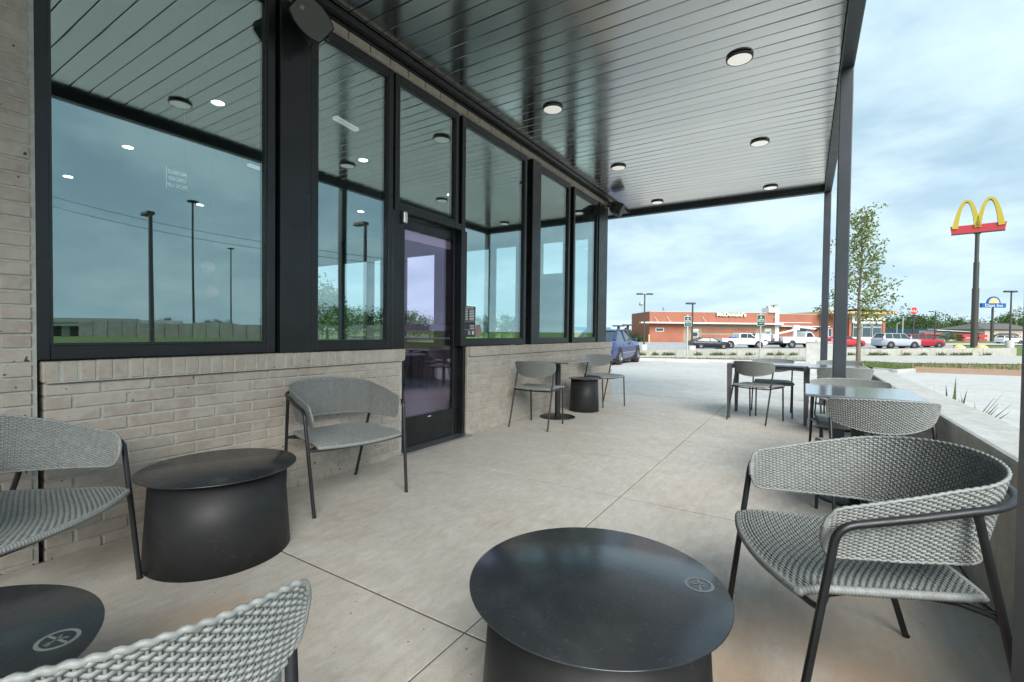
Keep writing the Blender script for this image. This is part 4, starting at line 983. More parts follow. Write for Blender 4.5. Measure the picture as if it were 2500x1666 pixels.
# ================================================================== low weathered wall, kerb stops, pick-up signs, poles
rw = thing('roadside_wall', 'long low weathered concrete wall across the lane', 'wall')
WP = [(1530, 867.5, 37.9, 854.9), (1600, 867.6, 38.2, 854.8), (1700, 867.8, 38.6, 854.2), (1800, 868.0, 39.1, 853.6), (1900, 868.0, 39.6, 853.3), (2000, 868.0, 40.0, 853.0), (2100, 868.1, 40.4, 852.6), (2200, 868.2, 40.8, 852.0), (2300, 868.2, 41.3, 851.3), (2400, 868.3, 41.7, 850.7), (2482, 868.4, 42.0, 850.2)]
for (a, b, d, e), (a2, b2, d2, e2) in zip(WP, WP[1:]):
    for k in range(2):
        f0, f1 = k / 2, (k + 1) / 2
        p, q = at_d(a, b, d).lerp(at_d(a2, b2, d2), f0 + .004), at_d(a, b, d).lerp(at_d(a2, b2, d2), f1 - .004)
        pt, qt = at_d(a, e, d).lerp(at_d(a2, e2, d2), f0).z + rnd.uniform(-.012, .012), at_d(a, e, d).lerp(at_d(a2, e2, d2), f1).z
        n = FWD * .28; dn = Vector((0, 0, .3))
        v = [p - dn, q - dn, q + n - dn, p + n - dn] + [Vector((p.x, p.y, pt)), Vector((q.x, q.y, qt)), Vector((q.x, q.y, qt)) + n, Vector((p.x, p.y, pt)) + n]
        MB().add(v, [(0, 1, 5, 4), (4, 5, 6, 7), (1, 2, 6, 5), (2, 3, 7, 6), (3, 0, 4, 7)]).build('panel', 'old_wall', rw)
def wheel_stop(label, a, b):
    a, b = drape(*a), drape(*b); mid = (a + b) / 2; l = (b - a).length; an = math.atan2(b.y - a.y, b.x - a.x)
    o = MB().prism([(-.09, 0), (-.085, .06), (-.05, .115), (.05, .115), (.085, .06), (.09, 0)], 'x', -l / 2, l / 2).build('wheel_stop', 'knee', None, (mid.x, mid.y, mid.z + .001), (0, 0, an)); tag(o, label, 'wheel stop', 'concrete wheel stops in the pick up bays')
wheel_stop('concrete wheel stop in front of the left pick up sign', (1624, 884.6), (1726, 886.4)); wheel_stop('concrete wheel stop behind the four legged table', (1885, 889), (1990, 891.5))
def pickup_sign(label, px, base_py, top_py, bot_py, wpx):
    b = drape(px, base_py); u, d = to_site(b); sc = d / F_PX
    hz_ = hor(px); zt, zb_ = CAM_H - (top_py - hz_) * sc, CAM_H - (bot_py - hz_) * sc; w_ = wpx * sc
    o = thing('pick_up_sign', label, 'sign', (b.x, b.y, b.z), YAW, 'green pick up signs on posts'); zc = (zt + zb_) / 2 - b.z; h = zt - zb_
    MB().bbox(-.035, .035, -.03, .03, -.1, zt - b.z + .05, .005).build('post', 'galv', o)
    MB().bbox(-w_ / 2, w_ / 2, -.045, -.0335, zc - h / 2, zc + h / 2, .004).build('border', 'trim_white', o)
    MB().box(-w_ / 2 + .018, w_ / 2 - .018, -.049, -.0455, zc - h / 2 + .018, zc + h / 2 - .018).build('plate', 'sign_green', o)
    MB().lathe([(0, 0), (w_ * .1, 0)], 16, Matrix.Translation((0, -.0505, zc + h * .27)) @ Matrix.Rotation(math.pi / 2, 4, 'X')).build('round_emblem', 'trim_white', o)
    MB().lathe([(0, .05), (.03, .03), (.035, 0)], 10, Matrix.Translation((0, 0, zt - b.z + .05))).build('post_cap', 'trim_white', o)
    text('ORDER', h * .17, .001, 'trim_white', o, (0, -.051, zc + h * .06), UP, bold=.002, w=.95); text('PICK UP', h * .17, .001, 'trim_white', o, (0, -.051, zc - h * .10), UP, bold=.002, w=.92)
    MB().box(-w_ * .28, w_ * .28, -.0515, -.05, zc - h * .29, zc - h * .265).build('small_print', 'trim_white', o)
pickup_sign('green order pick up sign on the left in front of the red building', 1677, 876, 773.5, 797.5, 17.2); pickup_sign('green order pick up sign on the right above the chairs', 1855, 876, 769.5, 796, 19.5)
def lamp_pole(label, px, base_py, top_py, d, heads, block=True, mat='bronze', r=.09, arm=.55):
    b = at_d(px, base_py, d); b.z = gz(b.x, b.y); top = at_d(px, top_py, d).z; h = top - b.z
    o = thing('lamp_pole', label, 'lamp post', tuple(b), YAW, 'parking lot lamp posts')
    if block: MB().lathe([(.34, -.3), (.34, .55), (.30, .60), (0, .60)], 16).build('footing', 'knee', o)
    MB().tube([(0, 0, -.2), (0, 0, h)], [r, r * .75], 8).build('pole', mat, o)
    for hx, wd in heads:
        mb = MB().tube([(0, 0, h - .08), (hx * arm, 0, h - .02)], .035, 6); mb.bbox(hx * arm - .32 * wd, hx * arm + .32 * wd, -.18, .18, h - .10, h + .06, .03); mb.build('lamp_head', mat, o)
    return o
lamp_pole('twin headed lamp post left of the red building', 1572, 848, 718, 50, ((-1, 1), (1, 1))); lamp_pole('single head lamp post behind the left pick up sign', 1689, 855, 741, 44, ((-.35, 1.3),))
lamp_pole('lamp post at the far right in front of the hotel', 2465, 842, 712, 47, ((-.6, 1.1), (.2, 1.2))); lamp_pole('slender pale lamp post beyond the crossovers', 2203, 828, 772, 92, ((-.8, .8), (.8, .8)), False, 'galv', .12, 1.4)
lamp_pole('dark lamp post between fast food sign and arches sign', 2282, 828, 761, 95, ((-1, 1.2),), False, 'bronze', .14, .9); lamp_pole('thin pale pole left of the slender lamp post', 2189, 828, 789, 110, ((.5, .6),), False, 'galv', .1, .8)
lamp_pole('lamp post half hidden behind the far canopy post', 2001, 840, 752, 70, ((-1, .9),), False)
for px, lb in ((2342, 'left'), (2397, 'right')):
    p = at_d(px, 852, 46); p.z = gz(p.x, p.y)
    tag(MB().lathe([(.56, -.1), (.55, .1), (.44, .42), (.22, .58), (0, .62)], 18).build('guard_dome', 'orange_curb', None, (p.x, p.y, p.z + (at_d(px, 842, 46).z - p.z - .62))), lb + ' of the two yellow domed guards behind the wall', 'guard', 'yellow domed guards by the arches pole')

# ================================================================== red brick restaurant
M['mc_red'] = P('salmon red brick', (.36, .135, .085), .8, 0, .10, .6, .2, 6, coord='World'); M['mc_tan'] = P('tan brick', (.33, .25, .175), .8, 0, .1, .6, coord='World'); M['mc_roof'] = P('roof membrane', (.5, .5, .48), .8); M['mc_gold'] = P('golden roof panels', (.62, .42, .16), .5)
DM = 80.0; SCL = DM / F_PX; o0 = at_d(1585, 835, DM)
mc = thing('red_restaurant', 'single storey red brick restaurant across the lane with white awning band', 'restaurant', (o0.x, o0.y, 0), YAW)
def X(px): return (px - 1585) * SCL
def Z(py, px=1800): return CAM_H - (py - hor(px)) * SCL
def mbx(nm, mt, p0, p1, zt, zb, y0, y1, par=None):
    return MB().box(X(p0), X(p1), y0, y1, zb, zt).build(nm, mt, par or mc)
zb0 = -1.2
mbx('wall', 'mc_red', 1585, 1668, 4.72, zb0, 0, 12); mbx('wall', 'mc_tan', 1668.05, 1711.95, 2.9, zb0, .02, 17); mbx('wall', 'mc_tan', 1712, 1845, 2.9, zb0, .05, 17); mbx('wall', 'mc_tan', 1845.05, 1890, 2.9, zb0, .02, 17)
mbx('wall', 'mc_red', 1668.05, 1890, 4.72, 2.901, 0, 18); mbx('wall', 'mc_red', 1899, 2064, 4.6, zb0, .6, 18); mbx('roof_edge', 'mc_roof', 1584.5, 1892, 4.80, 4.721, -.04, 12); mbx('roof_edge', 'mc_roof', 1897, 2064, 4.69, 4.601, .55, 18)
MB().add([(X(1585), .01, zb0), (X(1585), 18, zb0), (X(1585), 18, 4.7), (X(1585), .01, 4.7)], [(0, 1, 2, 3)]).build('end_wall', 'mc_red', mc) if False else None
for a, b in ((803.5, 812.5), (819, 840)): mbx('brick_stripe', 'mc_red', 1714, 1843, Z(a, 1780), Z(b, 1780), -.03, .04)
mbx('awning', 'trim_white', 1560, 1902, Z(788, 1700), Z(791.3, 1700), -1.3, -.01); mbx('awning', 'trim_white', 1900, 2020, Z(796.5, 1950), Z(798.5, 1950), -.6, .59); mbx('trim_band', 'trim_white', 1900, 1985, Z(787.5, 1940), Z(789, 1940), .5, .595)
for px in (1597, 1627, 1713, 1890 - 3): MB().tube([(X(px), -.0, Z(773.5, px)), (X(px) + .35, -1.1, Z(787.8, px))], .035, 5).build('awning_rod', 'trim_white', mc)
def mwin(p0, p1, py0, py1, y=-.04, mt='glass_dark', fr=.1, par=None):
    xm = (p0 + p1) / 2; f = mbx('window', 'trim_white', p0, p1, Z(py0, xm), Z(py1, xm), y, y + .1)
    MB().box(X(p0) + fr, X(p1) - fr, y - .015, y - .001, Z(py1, xm) + fr, Z(py0, xm) - fr).build('pane', mt, f); return f
mwin(1600, 1620, 801, 810); mwin(1689, 1705, 803.5, 809, -.03, 'trim_white'); mwin(1689, 1704, 810.5, 824, -.05); mwin(1866, 1882, 803, 809, -.03, 'trim_white'); mwin(1866, 1881, 810.5, 820, -.05)
mwin(1945, 1974, 801, 830, .52); mwin(2026, 2036, 802, 823, .52)
mbx('pillar', 'trim_white', 1889.5, 1898.9, Z(764, 1890), zb0, -.25, .59); mbx('pillar_head', 'trim_white', 1873, 1899.5, Z(752.5, 1885), Z(763.8, 1885), -.35, 2.0)
mb = MB(); mb.tube([(X(1877), .8, Z(752.4, 1885)), (X(1877), .8, Z(748.5, 1885))], .12, 6).tube([(X(1893), .8, Z(752.4, 1885)), (X(1893), .8, Z(746, 1885))], .12, 6)
G = [[(X(1872 + 27 * k / 8), y, Z(749.2 - 4.2 * math.sin(math.pi * (.1 + .62 * k / 8)), 1885)) for y in (-.4, 2)] for k in range(9)]; mb.grid(G, True); mb.build('roof_arch', 'mc_gold', mc)
# play room end
mbx('wall', 'mc_red', 2064.05, 2070, 3.9, zb0, -.8, 17); mbx('wall', 'mc_red', 2142.5, 2149, 3.9, zb0, -1.0, 17); mbx('sign_band', 'trim_white', 2070.05, 2142.4, Z(768.2, 2100), Z(790.5, 2100), -.9, 16); mbx('sill_wall', 'trim_white', 2070.05, 2142.4, Z(824, 2100), zb0, -.9, 16)
for a, b in ((2073, 2093), (2095, 2117), (2120, 2141.5)):
    mwin(a, b, 791, 799, -.85, fr=.06); mwin(a, b, 800, 824, -.85, fr=.06)
mbx('gold_roof', 'mc_gold', 2000, 2163, Z(762.5, 2090), Z(768, 2090), -2.2, 17)
G = [[(X(2000) - .0 + x, y, Z(762.5, 2090) + h) for x, h in ((0, 0), (5, .45), (X(2163) - X(2000), .1))] for y in (-2.2, 4, 17)]; MB().grid(G, False).build('roof_slope', 'mc_gold', mc)
M['tube_blue'] = P('teal play tube', (.03, .28, .36), .4)
tag(MB().tube([(X(2095), 2.2, Z(800, 2100)), (X(2104), 1.6, Z(811, 2100)), (X(2116), 1.2, Z(822, 2100))], .55, 12).build('play_tube', 'tube_blue', mc), 'teal plastic play tube behind the end window')
M['letter'] = P('cream sign letters', (.80, .80, .66), .5, 0, .04, 2, emit=(1, 1, .85), es=.15); M['letter_side'] = P('dark letter backing', (.05, .035, .025), .6)
def mc_text(px0, px1, py, y, hpx, mt='letter'):
    me = text_mesh("McDonald's", hpx * SCL * 1.42, .09, bold=.012, spacing=1.05)
    xs = [v.co.x for v in me.vertices]; k = (px1 - px0) * SCL / (max(xs) - min(xs)); c0 = (max(xs) + min(xs)) / 2
    for v in me.vertices: v.co.x = (v.co.x - c0) * k
    me.materials.clear(); me.materials.append(M[mt]); zc = Z(py, (px0 + px1) / 2)
    sh = me.copy(); sh.materials.clear(); sh.materials.append(M['letter_side'])
    ob('lettering_backing', sh, mc, (X((px0 + px1) / 2) - .14, y + .13, zc - .13), UP); ob('lettering', me, mc, (X((px0 + px1) / 2), y - .06, zc), UP)
mc_text(1748, 1818.5, 768.8, -.15, 9.0); mc_text(2079, 2146, 779.2, -1.05, 8.2)
for px in (1914, 1919.5):
    MB().tube([(X(px) + .22 * k, .5, Z(811, 1915) + .62 * (1 - k * k)) for k in np.linspace(-1, 1, 9)], .05, 5).build('small_arch', 'yellow', mc)
for p0, p1, a, b, y in ((1668, 1703, 757.8, 761, 6), (1804, 1842, 761, 764, 8), (1945, 1990, 763.5, 766, 8)): mbx('roof_unit', 'mc_roof', p0, p1, Z(a, p0), 4.5, y, y + 4)
MB().tube([(X(1589), 6, 4.7), (X(1589), 6, 6.3)], .05, 5).lathe([(0, 6.1), (.45, 6.2), (.38, 6.75), (0, 6.8)], 12, Matrix.Translation((X(1587.5), 6, 0))).tube([(X(1653), 8, 4.7), (X(1654), 8, 5.9)], .07, 5).lathe([(0, 0), (.4, .12)], 10, Matrix.Translation((X(1653), 8, 5.6)) @ Matrix.Rotation(1.1, 4, 'Y')).build('roof_vent', 'galv', mc)
mbx('window_box', 'yellow', 1987, 1992, Z(818, 1990), Z(825, 1990), .45, .58)
for px in (1584.5, 1688):
    p = at_d(px, 836, 77); p.z = gz(p.x, p.y)
    tag(MB().lathe([(.11, -.1), (.11, 1.2), (.08, 1.28), (0, 1.3)], 10).build('bollard', 'orange_curb', None, tuple(p)), 'yellow bollard at the ' + ('left corner of the red restaurant' if px < 1600 else 'drive up window of the red restaurant'), 'bollard', 'yellow bollards at the restaurant')
def menu_canopy(label, px, py, d):
    p = at_d(px, 836, d); p.z = gz(p.x, p.y); h = at_d(px, py, d).z - p.z; o = thing('order_canopy', label, 'canopy', tuple(p), YAW, 'T shaped order point canopies')
    MB().bbox(-.2, .2, -.2, .2, 0, h - .15, .03).build('column', 'bronze', o); MB().bbox(-.85, .85, -.9, .9, h - .15, h + .08, .04).build('roof', 'bronze', o)
menu_canopy('left dark T shaped order canopy behind the blue sedan', 1509.5, 795.5, 78); menu_canopy('right dark T shaped order canopy behind the blue sedan', 1532, 793.5, 84)

# ================================================================== roadside signs
A0, A1 = at_d(2320, 556, 59), at_d(2458, 541, 55.7); mid = (A0 + A1) / 2; an = math.atan2(A1.y - A0.y, A1.x - A0.x); Wd = (Vector((A1.x, A1.y)) - Vector((A0.x, A0.y))).length
gb = gz(mid.x, mid.y); ztop = (A0.z + A1.z) / 2
ps = thing('arches_pylon_sign', 'tall pylon sign with yellow double arches on a red bar', 'sign', (mid.x, mid.y, gb), an); zt = ztop - gb
MB().prism([(-Wd / 2, zt), (-Wd / 2 + .14, zt - .95), (Wd / 2 - .14, zt - .95), (Wd / 2, zt)], 'y', -.3, .3).build('bar', 'sign_red', ps); MB().box(-Wd / 2 + .1, Wd / 2 - .1, -.32, .32, zt - 1.02, zt - .951).build('bar_edge', 'bronze', ps)
aw = (at_d(2447, 541, 56) - at_d(2330, 552, 58.8)).length; sp = .2525 * Wd * 1.62
def arch(cx):
    hgt = 3.35; base = zt - .35; hw_ = Wd * .208; pts, wr = [], []
    for k in range(33):
        a = -1 + 2 * k / 32; zc = 1 - abs(a) ** 2.35; pts.append((cx + hw_ * a, zc)); wr.append(.135 + .15 * (1 - zc))
    mb = MB(); v = []
    for i, (x, zc) in enumerate(pts):
        x0, z0 = pts[max(0, i - 1)]; x1, z1 = pts[min(32, i + 1)]; tx, tz = (x1 - x0), (z1 - z0) * hgt; l = math.hypot(tx, tz); nx, nz = -tz / l, tx / l; ww = wr[i]
        c = (x, base + zc * hgt)
        v += [(c[0] + nx * ww, -.42, c[1] + nz * ww), (c[0] + nx * ww, .42, c[1] + nz * ww), (c[0] - nx * ww, .42, c[1] - nz * ww), (c[0] - nx * ww, -.42, c[1] - nz * ww)]
    mb.add(v, [(i * 4 + j, i * 4 + (j + 1) % 4, (i + 1) * 4 + (j + 1) % 4, (i + 1) * 4 + j) for i in range(32) for j in range(4)] + [(3, 2, 1, 0), (128, 129, 130, 131)])
    return mb.build('arch', 'yellow', ps)
arch(-Wd * .208); arch(Wd * .208)
MB().tube([(0, 0, -.3), (0, 0, 7.2)], .34, 14).tube([(0, 0, 7.2), (0, 0, 10.4)], .28, 14).tube([(0, 0, 10.4), (0, 0, zt - 1.0)], .21, 14).bbox(-.32, .32, -.25, .25, zt - 1.14, zt - 1.021, .02).build('pole', 'bronze', ps)
def pole_sign(label, px, base_py, d):
    p = at_d(px, base_py, d); p.z = gz(p.x, p.y); return thing('roadside_sign', label, 'sign', tuple(p), YAW, 'roadside pole signs'), p.z, d / F_PX
M['in_blue'] = P('sign blue', (.01, .09, .35), .45); M['sun_gold'] = P('sunburst gold', (.72, .50, .14), .5)
s1, g1, k1 = pole_sign('blue hotel sign with golden half sun on a pole', 2421, 833, 110)
def zz_(py, px, g, k): return CAM_H - (py - hor(px)) * k - g
zc, hh = zz_(746.5, 2421, g1, k1), 10.5 * k1
MB().box(-29.5 * k1, 29.5 * k1, -.25, .25, zc - hh / 2, zc + hh / 2).build('panel', 'in_blue', s1)
MB().lathe([(0, 0), (16.5 * k1, 0), (16.5 * k1, .3), (0, .3)], 24, Matrix.Translation((1.0 * k1, .15, zc + hh / 2)) @ Matrix.Rotation(math.pi / 2, 4, 'X'), False, a1=math.pi).build('dome', 'in_blue', s1)
MB().lathe([(0, 0), (13.0 * k1, 0)], 24, Matrix.Translation((1.0 * k1, -.17, zc + hh / 2)) @ Matrix.Rotation(math.pi / 2, 4, 'X'), False, a1=math.pi).build('half_sun', 'sun_gold', s1)
rb = MB()
for k in range(9):
    a = math.pi * (k + .5) / 9; T = Matrix.Translation((1.0 * k1, -.19, zc + hh / 2)) @ Matrix.Rotation(-a, 4, 'Y'); rb.box(5 * k1, 12.6 * k1, -.01, .01, -.03, .03, T)
rb.build('sun_ray', 'trim_white', s1)
text('Days Inn', 9.8 * k1, .02, 'trim_white', s1, (0, -.27, zc - .05), UP, bold=.006, w=1.28)
MB().tube([(0, 0, -.3), (0, 0, zc * .55)], .32, 10).tube([(0, 0, zc * .55), (0, 0, zc - hh / 2)], .22, 10).build('pole', 'bronze', s1)
s2, g2, k2 = pole_sign('red hat shaped fast food sign with white script on a pole', 2229, 824, 112)
zc = zz_(759, 2229, g2, k2); hat = [(-12, -1), (-11, -3.6), (-8.5, -4), (-8, -7), (-4, -9), (4, -9), (8, -7), (8.5, -4), (11, -3.6), (12, -1), (8, 0), (6.4, 4), (4.5, 8.3), (1.5, 9), (0, 8), (-1.5, 9), (-4.5, 8.3), (-6.4, 4), (-8, 0)]
MB().prism([(x * k2 * 1.06, zc + z * k2 * 1.06) for x, z in hat], 'y', -.1, .2).build('outline', 'trim_white', s2); MB().prism([(x * k2 * .93, zc + z * k2 * .93) for x, z in hat], 'y', -.16, -.11).build('hat', 'sign_red', s2)
text("Arby's", 8.2 * k2, .02, 'trim_white', s2, (0, -.2, zc - 1.2 * k2), UP, bold=.008, w=1.1); MB().tube([(0, 0, -.3), (0, 0, zc - 8 * k2)], .2, 8).build('pole', 'bronze', s2)

# ================================================================== distant buildings
def site_thing(name, label, cat, px, d, group=None):
    p = at_d(px, hor(px), d); p.z = gz(p.x, p.y); return thing(name, label, cat, tuple(p), YAW, group), d / F_PX, p.z
M['stucco'] = P('beige stucco', (.50, .42, .36), .85, 0, .06, 1); M['shingle'] = P('grey shingle roof', (.13, .115, .108), .85, 0, .15, 1.5, .3, 8); M['navy_wall'] = P('slate blue fascia', (.12, .17, .22), .7); M['dull_red'] = P('red awning', (.55, .10, .07), .6); M['sky_blue'] = P('bright blue fascia', (.03, .25, .55), .6)
ht, kh, gh = site_thing('hotel', 'beige two storey hotel with grey roof at the right edge', 'hotel', 2455, 132)
def hx(px): return (px - 2455) * kh
def hz2(py, px=2455): return CAM_H - (py - hor(px)) * kh - gh
MB().box(hx(2404), hx(2520), 0, 14, -1, hz2(804)).build('wall', 'stucco', ht)
MB().add([(hx(2398), -.8, hz2(805)), (hx(2525), -.8, hz2(805)), (hx(2525), 15, hz2(805)), (hx(2398), 15, hz2(805)), (hx(2438), 7, hz2(789)), (hx(2525), 7, hz2(789))], [(0, 1, 5, 4), (0, 4, 3), (3, 4, 5, 2), (0, 3, 2, 1), (1, 2, 5)]).build('roof', 'shingle', ht)
for px in (2424, 2472, 2488):
    for py in (809, 819): f = MB().box(hx(px), hx(px + 5), -.08, .02, hz2(py + 5), hz2(py)).build('window', 'trim_white', ht); MB().box(hx(px) + .12, hx(px + 5) - .12, -.1, -.081, hz2(py + 5) + .12, hz2(py) - .12).build('pane', 'glass_dark', f)
MB().prism([(hx(2425), hz2(819)), (hx(2440), hz2(814)), (hx(2455), hz2(819))], 'y', -4, -.01).build('porch_roof', 'shingle', ht); MB().box(hx(2427), hx(2453), -3.6, -.01, -.8, hz2(819.2)).build('porch', 'stucco', ht); MB().box(hx(2434), hx(2444), -3.65, -3.61, -.8, hz2(821.5)).build('porch_door', 'glass_dark', ht)
stb, ks, gs_ = site_thing('retail_store', 'low slate and white shop building with red fronts among trees', 'shop', 2310, 122)
def sx_(px): return (px - 2310) * ks
def sz_(py): return CAM_H - (py - hor(2310)) * ks - gs_
MB().box(sx_(2243), sx_(2318), 0, 14, -1, sz_(808)).box(sx_(2262), sx_(2286), -.2, 14, sz_(808), sz_(803.5)).build('wall', 'navy_wall', stb); MB().box(sx_(2252), sx_(2296), -.6, -.01, sz_(818), sz_(814)).build('red_band', 'dull_red', stb)
MB().add([(sx_(2284), -.5, sz_(808)), (sx_(2405), -.5, sz_(812)), (sx_(2405), 12, sz_(812)), (sx_(2284), 12, sz_(808)), (sx_(2290), 5, sz_(803)), (sx_(2405), 5, sz_(808.5))], [(0, 1, 5, 4), (0, 4, 3), (3, 4, 5, 2), (1, 2, 5)]).build('roof', 'trim_white', stb); MB().box(sx_(2318.1), sx_(2403), 1, 11, -1, sz_(811)).build('wall', 'stucco', stb)
for px in (2345, 2384): MB().box(sx_(px), sx_(px + 21), -.6, .9, sz_(823), sz_(817)).box(sx_(px), sx_(px + 21), -.6, .9, sz_(832), sz_(827)).build('red_front', 'sign_red', stb)
bl, kb, gbb = site_thing('distant_shop', 'low grey building with blue fascia behind the blue sedan', 'shop', 1470, 110)
MB().box(-9, 3.4, 0, 8, -1, 2.0).build('wall', 'stucco', bl); MB().box(-9.1, 2.0, -.1, 8, 2.0, 2.7).build('fascia', 'sky_blue', bl)
bb, kq, gq = site_thing('billboard_frame', 'empty steel billboard frame on a post behind the hotel', 'billboard', 2478, 150)
mb = MB(); z0, z1 = CAM_H - (776 - hor(2478)) * kq - gq, CAM_H - (755 - hor(2478)) * kq - gq; xx = 13 * kq
for px in (-1, -.33, .33, 1): mb.tube([(px * xx, 0, z0), (px * xx, 0, z1)], .12, 5)
for z in (z0, (z0 + z1) / 2, z1): mb.tube([(-xx, 0, z), (xx, 0, z)], .12, 5)
mb.build('lattice', 'galv', bb); MB().tube([(.2, 0, -.5), (.2, 0, z0)], .35, 8).build('post', 'galv', bb)

b_ = drape(2000, 909); u_, d_ = to_site(b_); kk = d_ / F_PX
uc = thing('utility_cabinet', 'plain pale grey utility block behind the far canopy post', 'cabinet', tuple(b_), 0.0)
MB().bbox(-29 * kk, 29 * kk, -.3, .3, -.2, 72 * kk, .02, 2).build('body', 'knee', uc); MB().bbox(-29 * kk - .02, 29 * kk + .02, -.32, .32, 72 * kk + .001, 72 * kk + .04, .01).build('lid', 'knee', uc)
# ================================================================== vegetation
def m_leaf(name, c1, c2, c3):
    m, t, b = new_mat(name)
    a = nmix(t, noise(t, 2.2, 3, lo=.35, hi=.65), c1, c2); a = nmix(t, noise(t, 11, 2, lo=.5, hi=.75), a, c3)
    oi = t.nodes.new('ShaderNodeObjectInfo'); mr = t.nodes.new('ShaderNodeMapRange'); mr.inputs[3].default_value = .8; mr.inputs[4].default_value = 1.2; t.links.new(oi.outputs['Random'], mr.inputs[0])
    vm = t.nodes.new('ShaderNodeVectorMath'); vm.operation = 'SCALE'; t.links.new(a, vm.inputs[0]); t.links.new(mr.outputs[0], vm.inputs['Scale'])
    t.links.new(vm.outputs[0], b.inputs['Base Color']); b.inputs['Roughness'].default_value = .6
    tr = t.nodes.new('ShaderNodeBsdfTranslucent'); t.links.new(vm.outputs[0], tr.inputs[0]); mx = t.nodes.new('ShaderNodeMixShader'); mx.inputs[0].default_value = .3
    o = [n for n in t.nodes if n.type == 'OUTPUT_MATERIAL'][0]; t.links.new(b.outputs[0], mx.inputs[1]); t.links.new(tr.outputs[0], mx.inputs[2]); t.links.new(mx.outputs[0], o.inputs[0])
    return m
M['leaf_young'] = m_leaf('young oak leaves', (.16, .23, .045), (.24, .32, .07), (.19, .15, .06)); M['leaf_far'] = m_leaf('distant foliage', (.07, .125, .035), (.12, .19, .055), (.05, .09, .032)); M['leaf_shrub'] = m_leaf('shrub foliage', (.05, .10, .03), (.09, .15, .05), (.03, .06, .02))
M['leaf_grey'] = m_leaf('grey green foliage', (.14, .19, .12), (.20, .25, .17), (.10, .14, .08)); M['bark'] = P('grey bark', (.20, .16, .12), .9, 0, .3, 8, .5, 30); M['grassblade'] = m_leaf('grass blades', (.11, .16, .045), (.17, .22, .07), (.20, .19, .10)); M['yucca'] = m_leaf('yucca blades', (.12, .19, .07), (.18, .25, .09), (.20, .21, .09))
def leaf(mb, p, s, r_):
    n = Vector((r_.gauss(0, 1), r_.gauss(0, 1), r_.gauss(.5, 1))).normalized(); a = n.orthogonal().normalized(); a.rotate(Matrix.Rotation(r_.uniform(0, 6.28), 3, n)); b = n.cross(a)
    l, w_ = s, s * r_.uniform(.45, .7); p = Vector(p)
    mb.add([p - a * l * .5, p + b * w_ * .5 + n * s * .12, p + a * l * .5, p - b * w_ * .5 + n * s * .12], [(0, 1, 2), (0, 2, 3)])
def crown_mesh(name, seed, mat, n_cl, n_lf, sz, shape):
    r_ = random.Random(seed); mb = MB(); cl = []
    for k in range(n_cl):
        for _ in range(50):
            q = Vector((r_.uniform(-1, 1), r_.uniform(-1, 1), r_.uniform(-1, 1)))
            if .35 < q.length < 1: break
        cl.append((q, r_.uniform(.16, .34)))
    for q, cr in cl:
        c = Vector((q.x * shape[0], q.y * shape[0], shape[1] + (q.z * .5 + .5) * (1 - shape[1]) - .02))
        k = 1.0 - .35 * max(0, q.z)
        c.x *= k; c.y *= k
        for _ in range(n_lf):
            d = Vector((r_.gauss(0, 1), r_.gauss(0, 1), r_.gauss(0, .8))) * cr * .30 * shape[0] * 2; leaf(mb, c + d, sz * r_.uniform(.7, 1.3), r_)
    return mb.mesh(name, M[mat])
CR = [crown_mesh('crown', s_, 'leaf_far', 46, 34, .06, (.46 + .05 * (s_ % 3), .14)) for s_ in range(4)]
TRK = MB().tube([(0, 0, -.03), (.01, 0, .2), (0, .01, .55)], [.03, .022, .01], 6)
for a in range(5): TRK.tube([(0, 0, .2 + .05 * a), (.2 * math.cos(a * 1.3), .2 * math.sin(a * 1.3), .42 + .06 * a)], [.012, .005], 5)
TRK = TRK.mesh('trunk', M['bark'])
def tree_at(p, h, k, label, wide=1.0, group='trees beyond the lots', cat='tree', name='tree', crown=None):
    o = thing(name, label, cat, p, rnd.uniform(0, 6.28), group); o.scale = (h * wide, h * wide, h)
    ob('trunk', TRK, o); ob('crown', crown or CR[k % 4], o); return o
tl = [(2158, 790, 'behind the red restaurant end'), (2178, 782, 'left of the slender lamp post'), (2203, 778, 'behind the slender lamp post'), (2224, 772, 'behind the red hat sign'), (2246, 784, 'right of the red hat sign'), (2266, 779, 'above the shop roof left'), (2288, 776, 'behind the dark lamp post'), (2312, 790, 'above the white shop roof'), (2337, 784, 'left of the arches pole'), (2358, 788, 'just left of the arches pole'), (2396, 790, 'between arches pole and hotel sign'), (2416, 792, 'behind the hotel sign pole'), (2458, 776, 'behind the hotel roof'), (2482, 781, 'behind the billboard frame'), (2500, 768, 'at the right edge of the photo'), (2138, 800, 'peeping past the play room'), (2214, 790, 'lower in front of the red hat sign')]
for k, (px, py, w_) in enumerate(tl):
    d = 150 + (k * 37 % 30); p = at_d(px, py, d); g_ = gz(p.x, p.y); tree_at((p.x, p.y, g_), (p.z - g_) * 1.2, k, 'distant full green tree ' + w_, 1.25)
for k, (px, py, d, w_) in enumerate(((2240, 812, 100, 'left of the shop front'), (2268, 815, 88, 'in front of the shop with red band'), (2310, 811, 104, 'before the white shop roof'), (2332, 815, 100, 'beside the red shop front'), (2143, 813, 92, 'at the play room corner'), (2484, 822, 110, 'before the hotel'))):
    p = at_d(px, py, d); g_ = gz(p.x, p.y); tree_at((p.x, p.y, g_), (p.z - g_), k + 1, 'small rounded green tree ' + w_, 1.35)
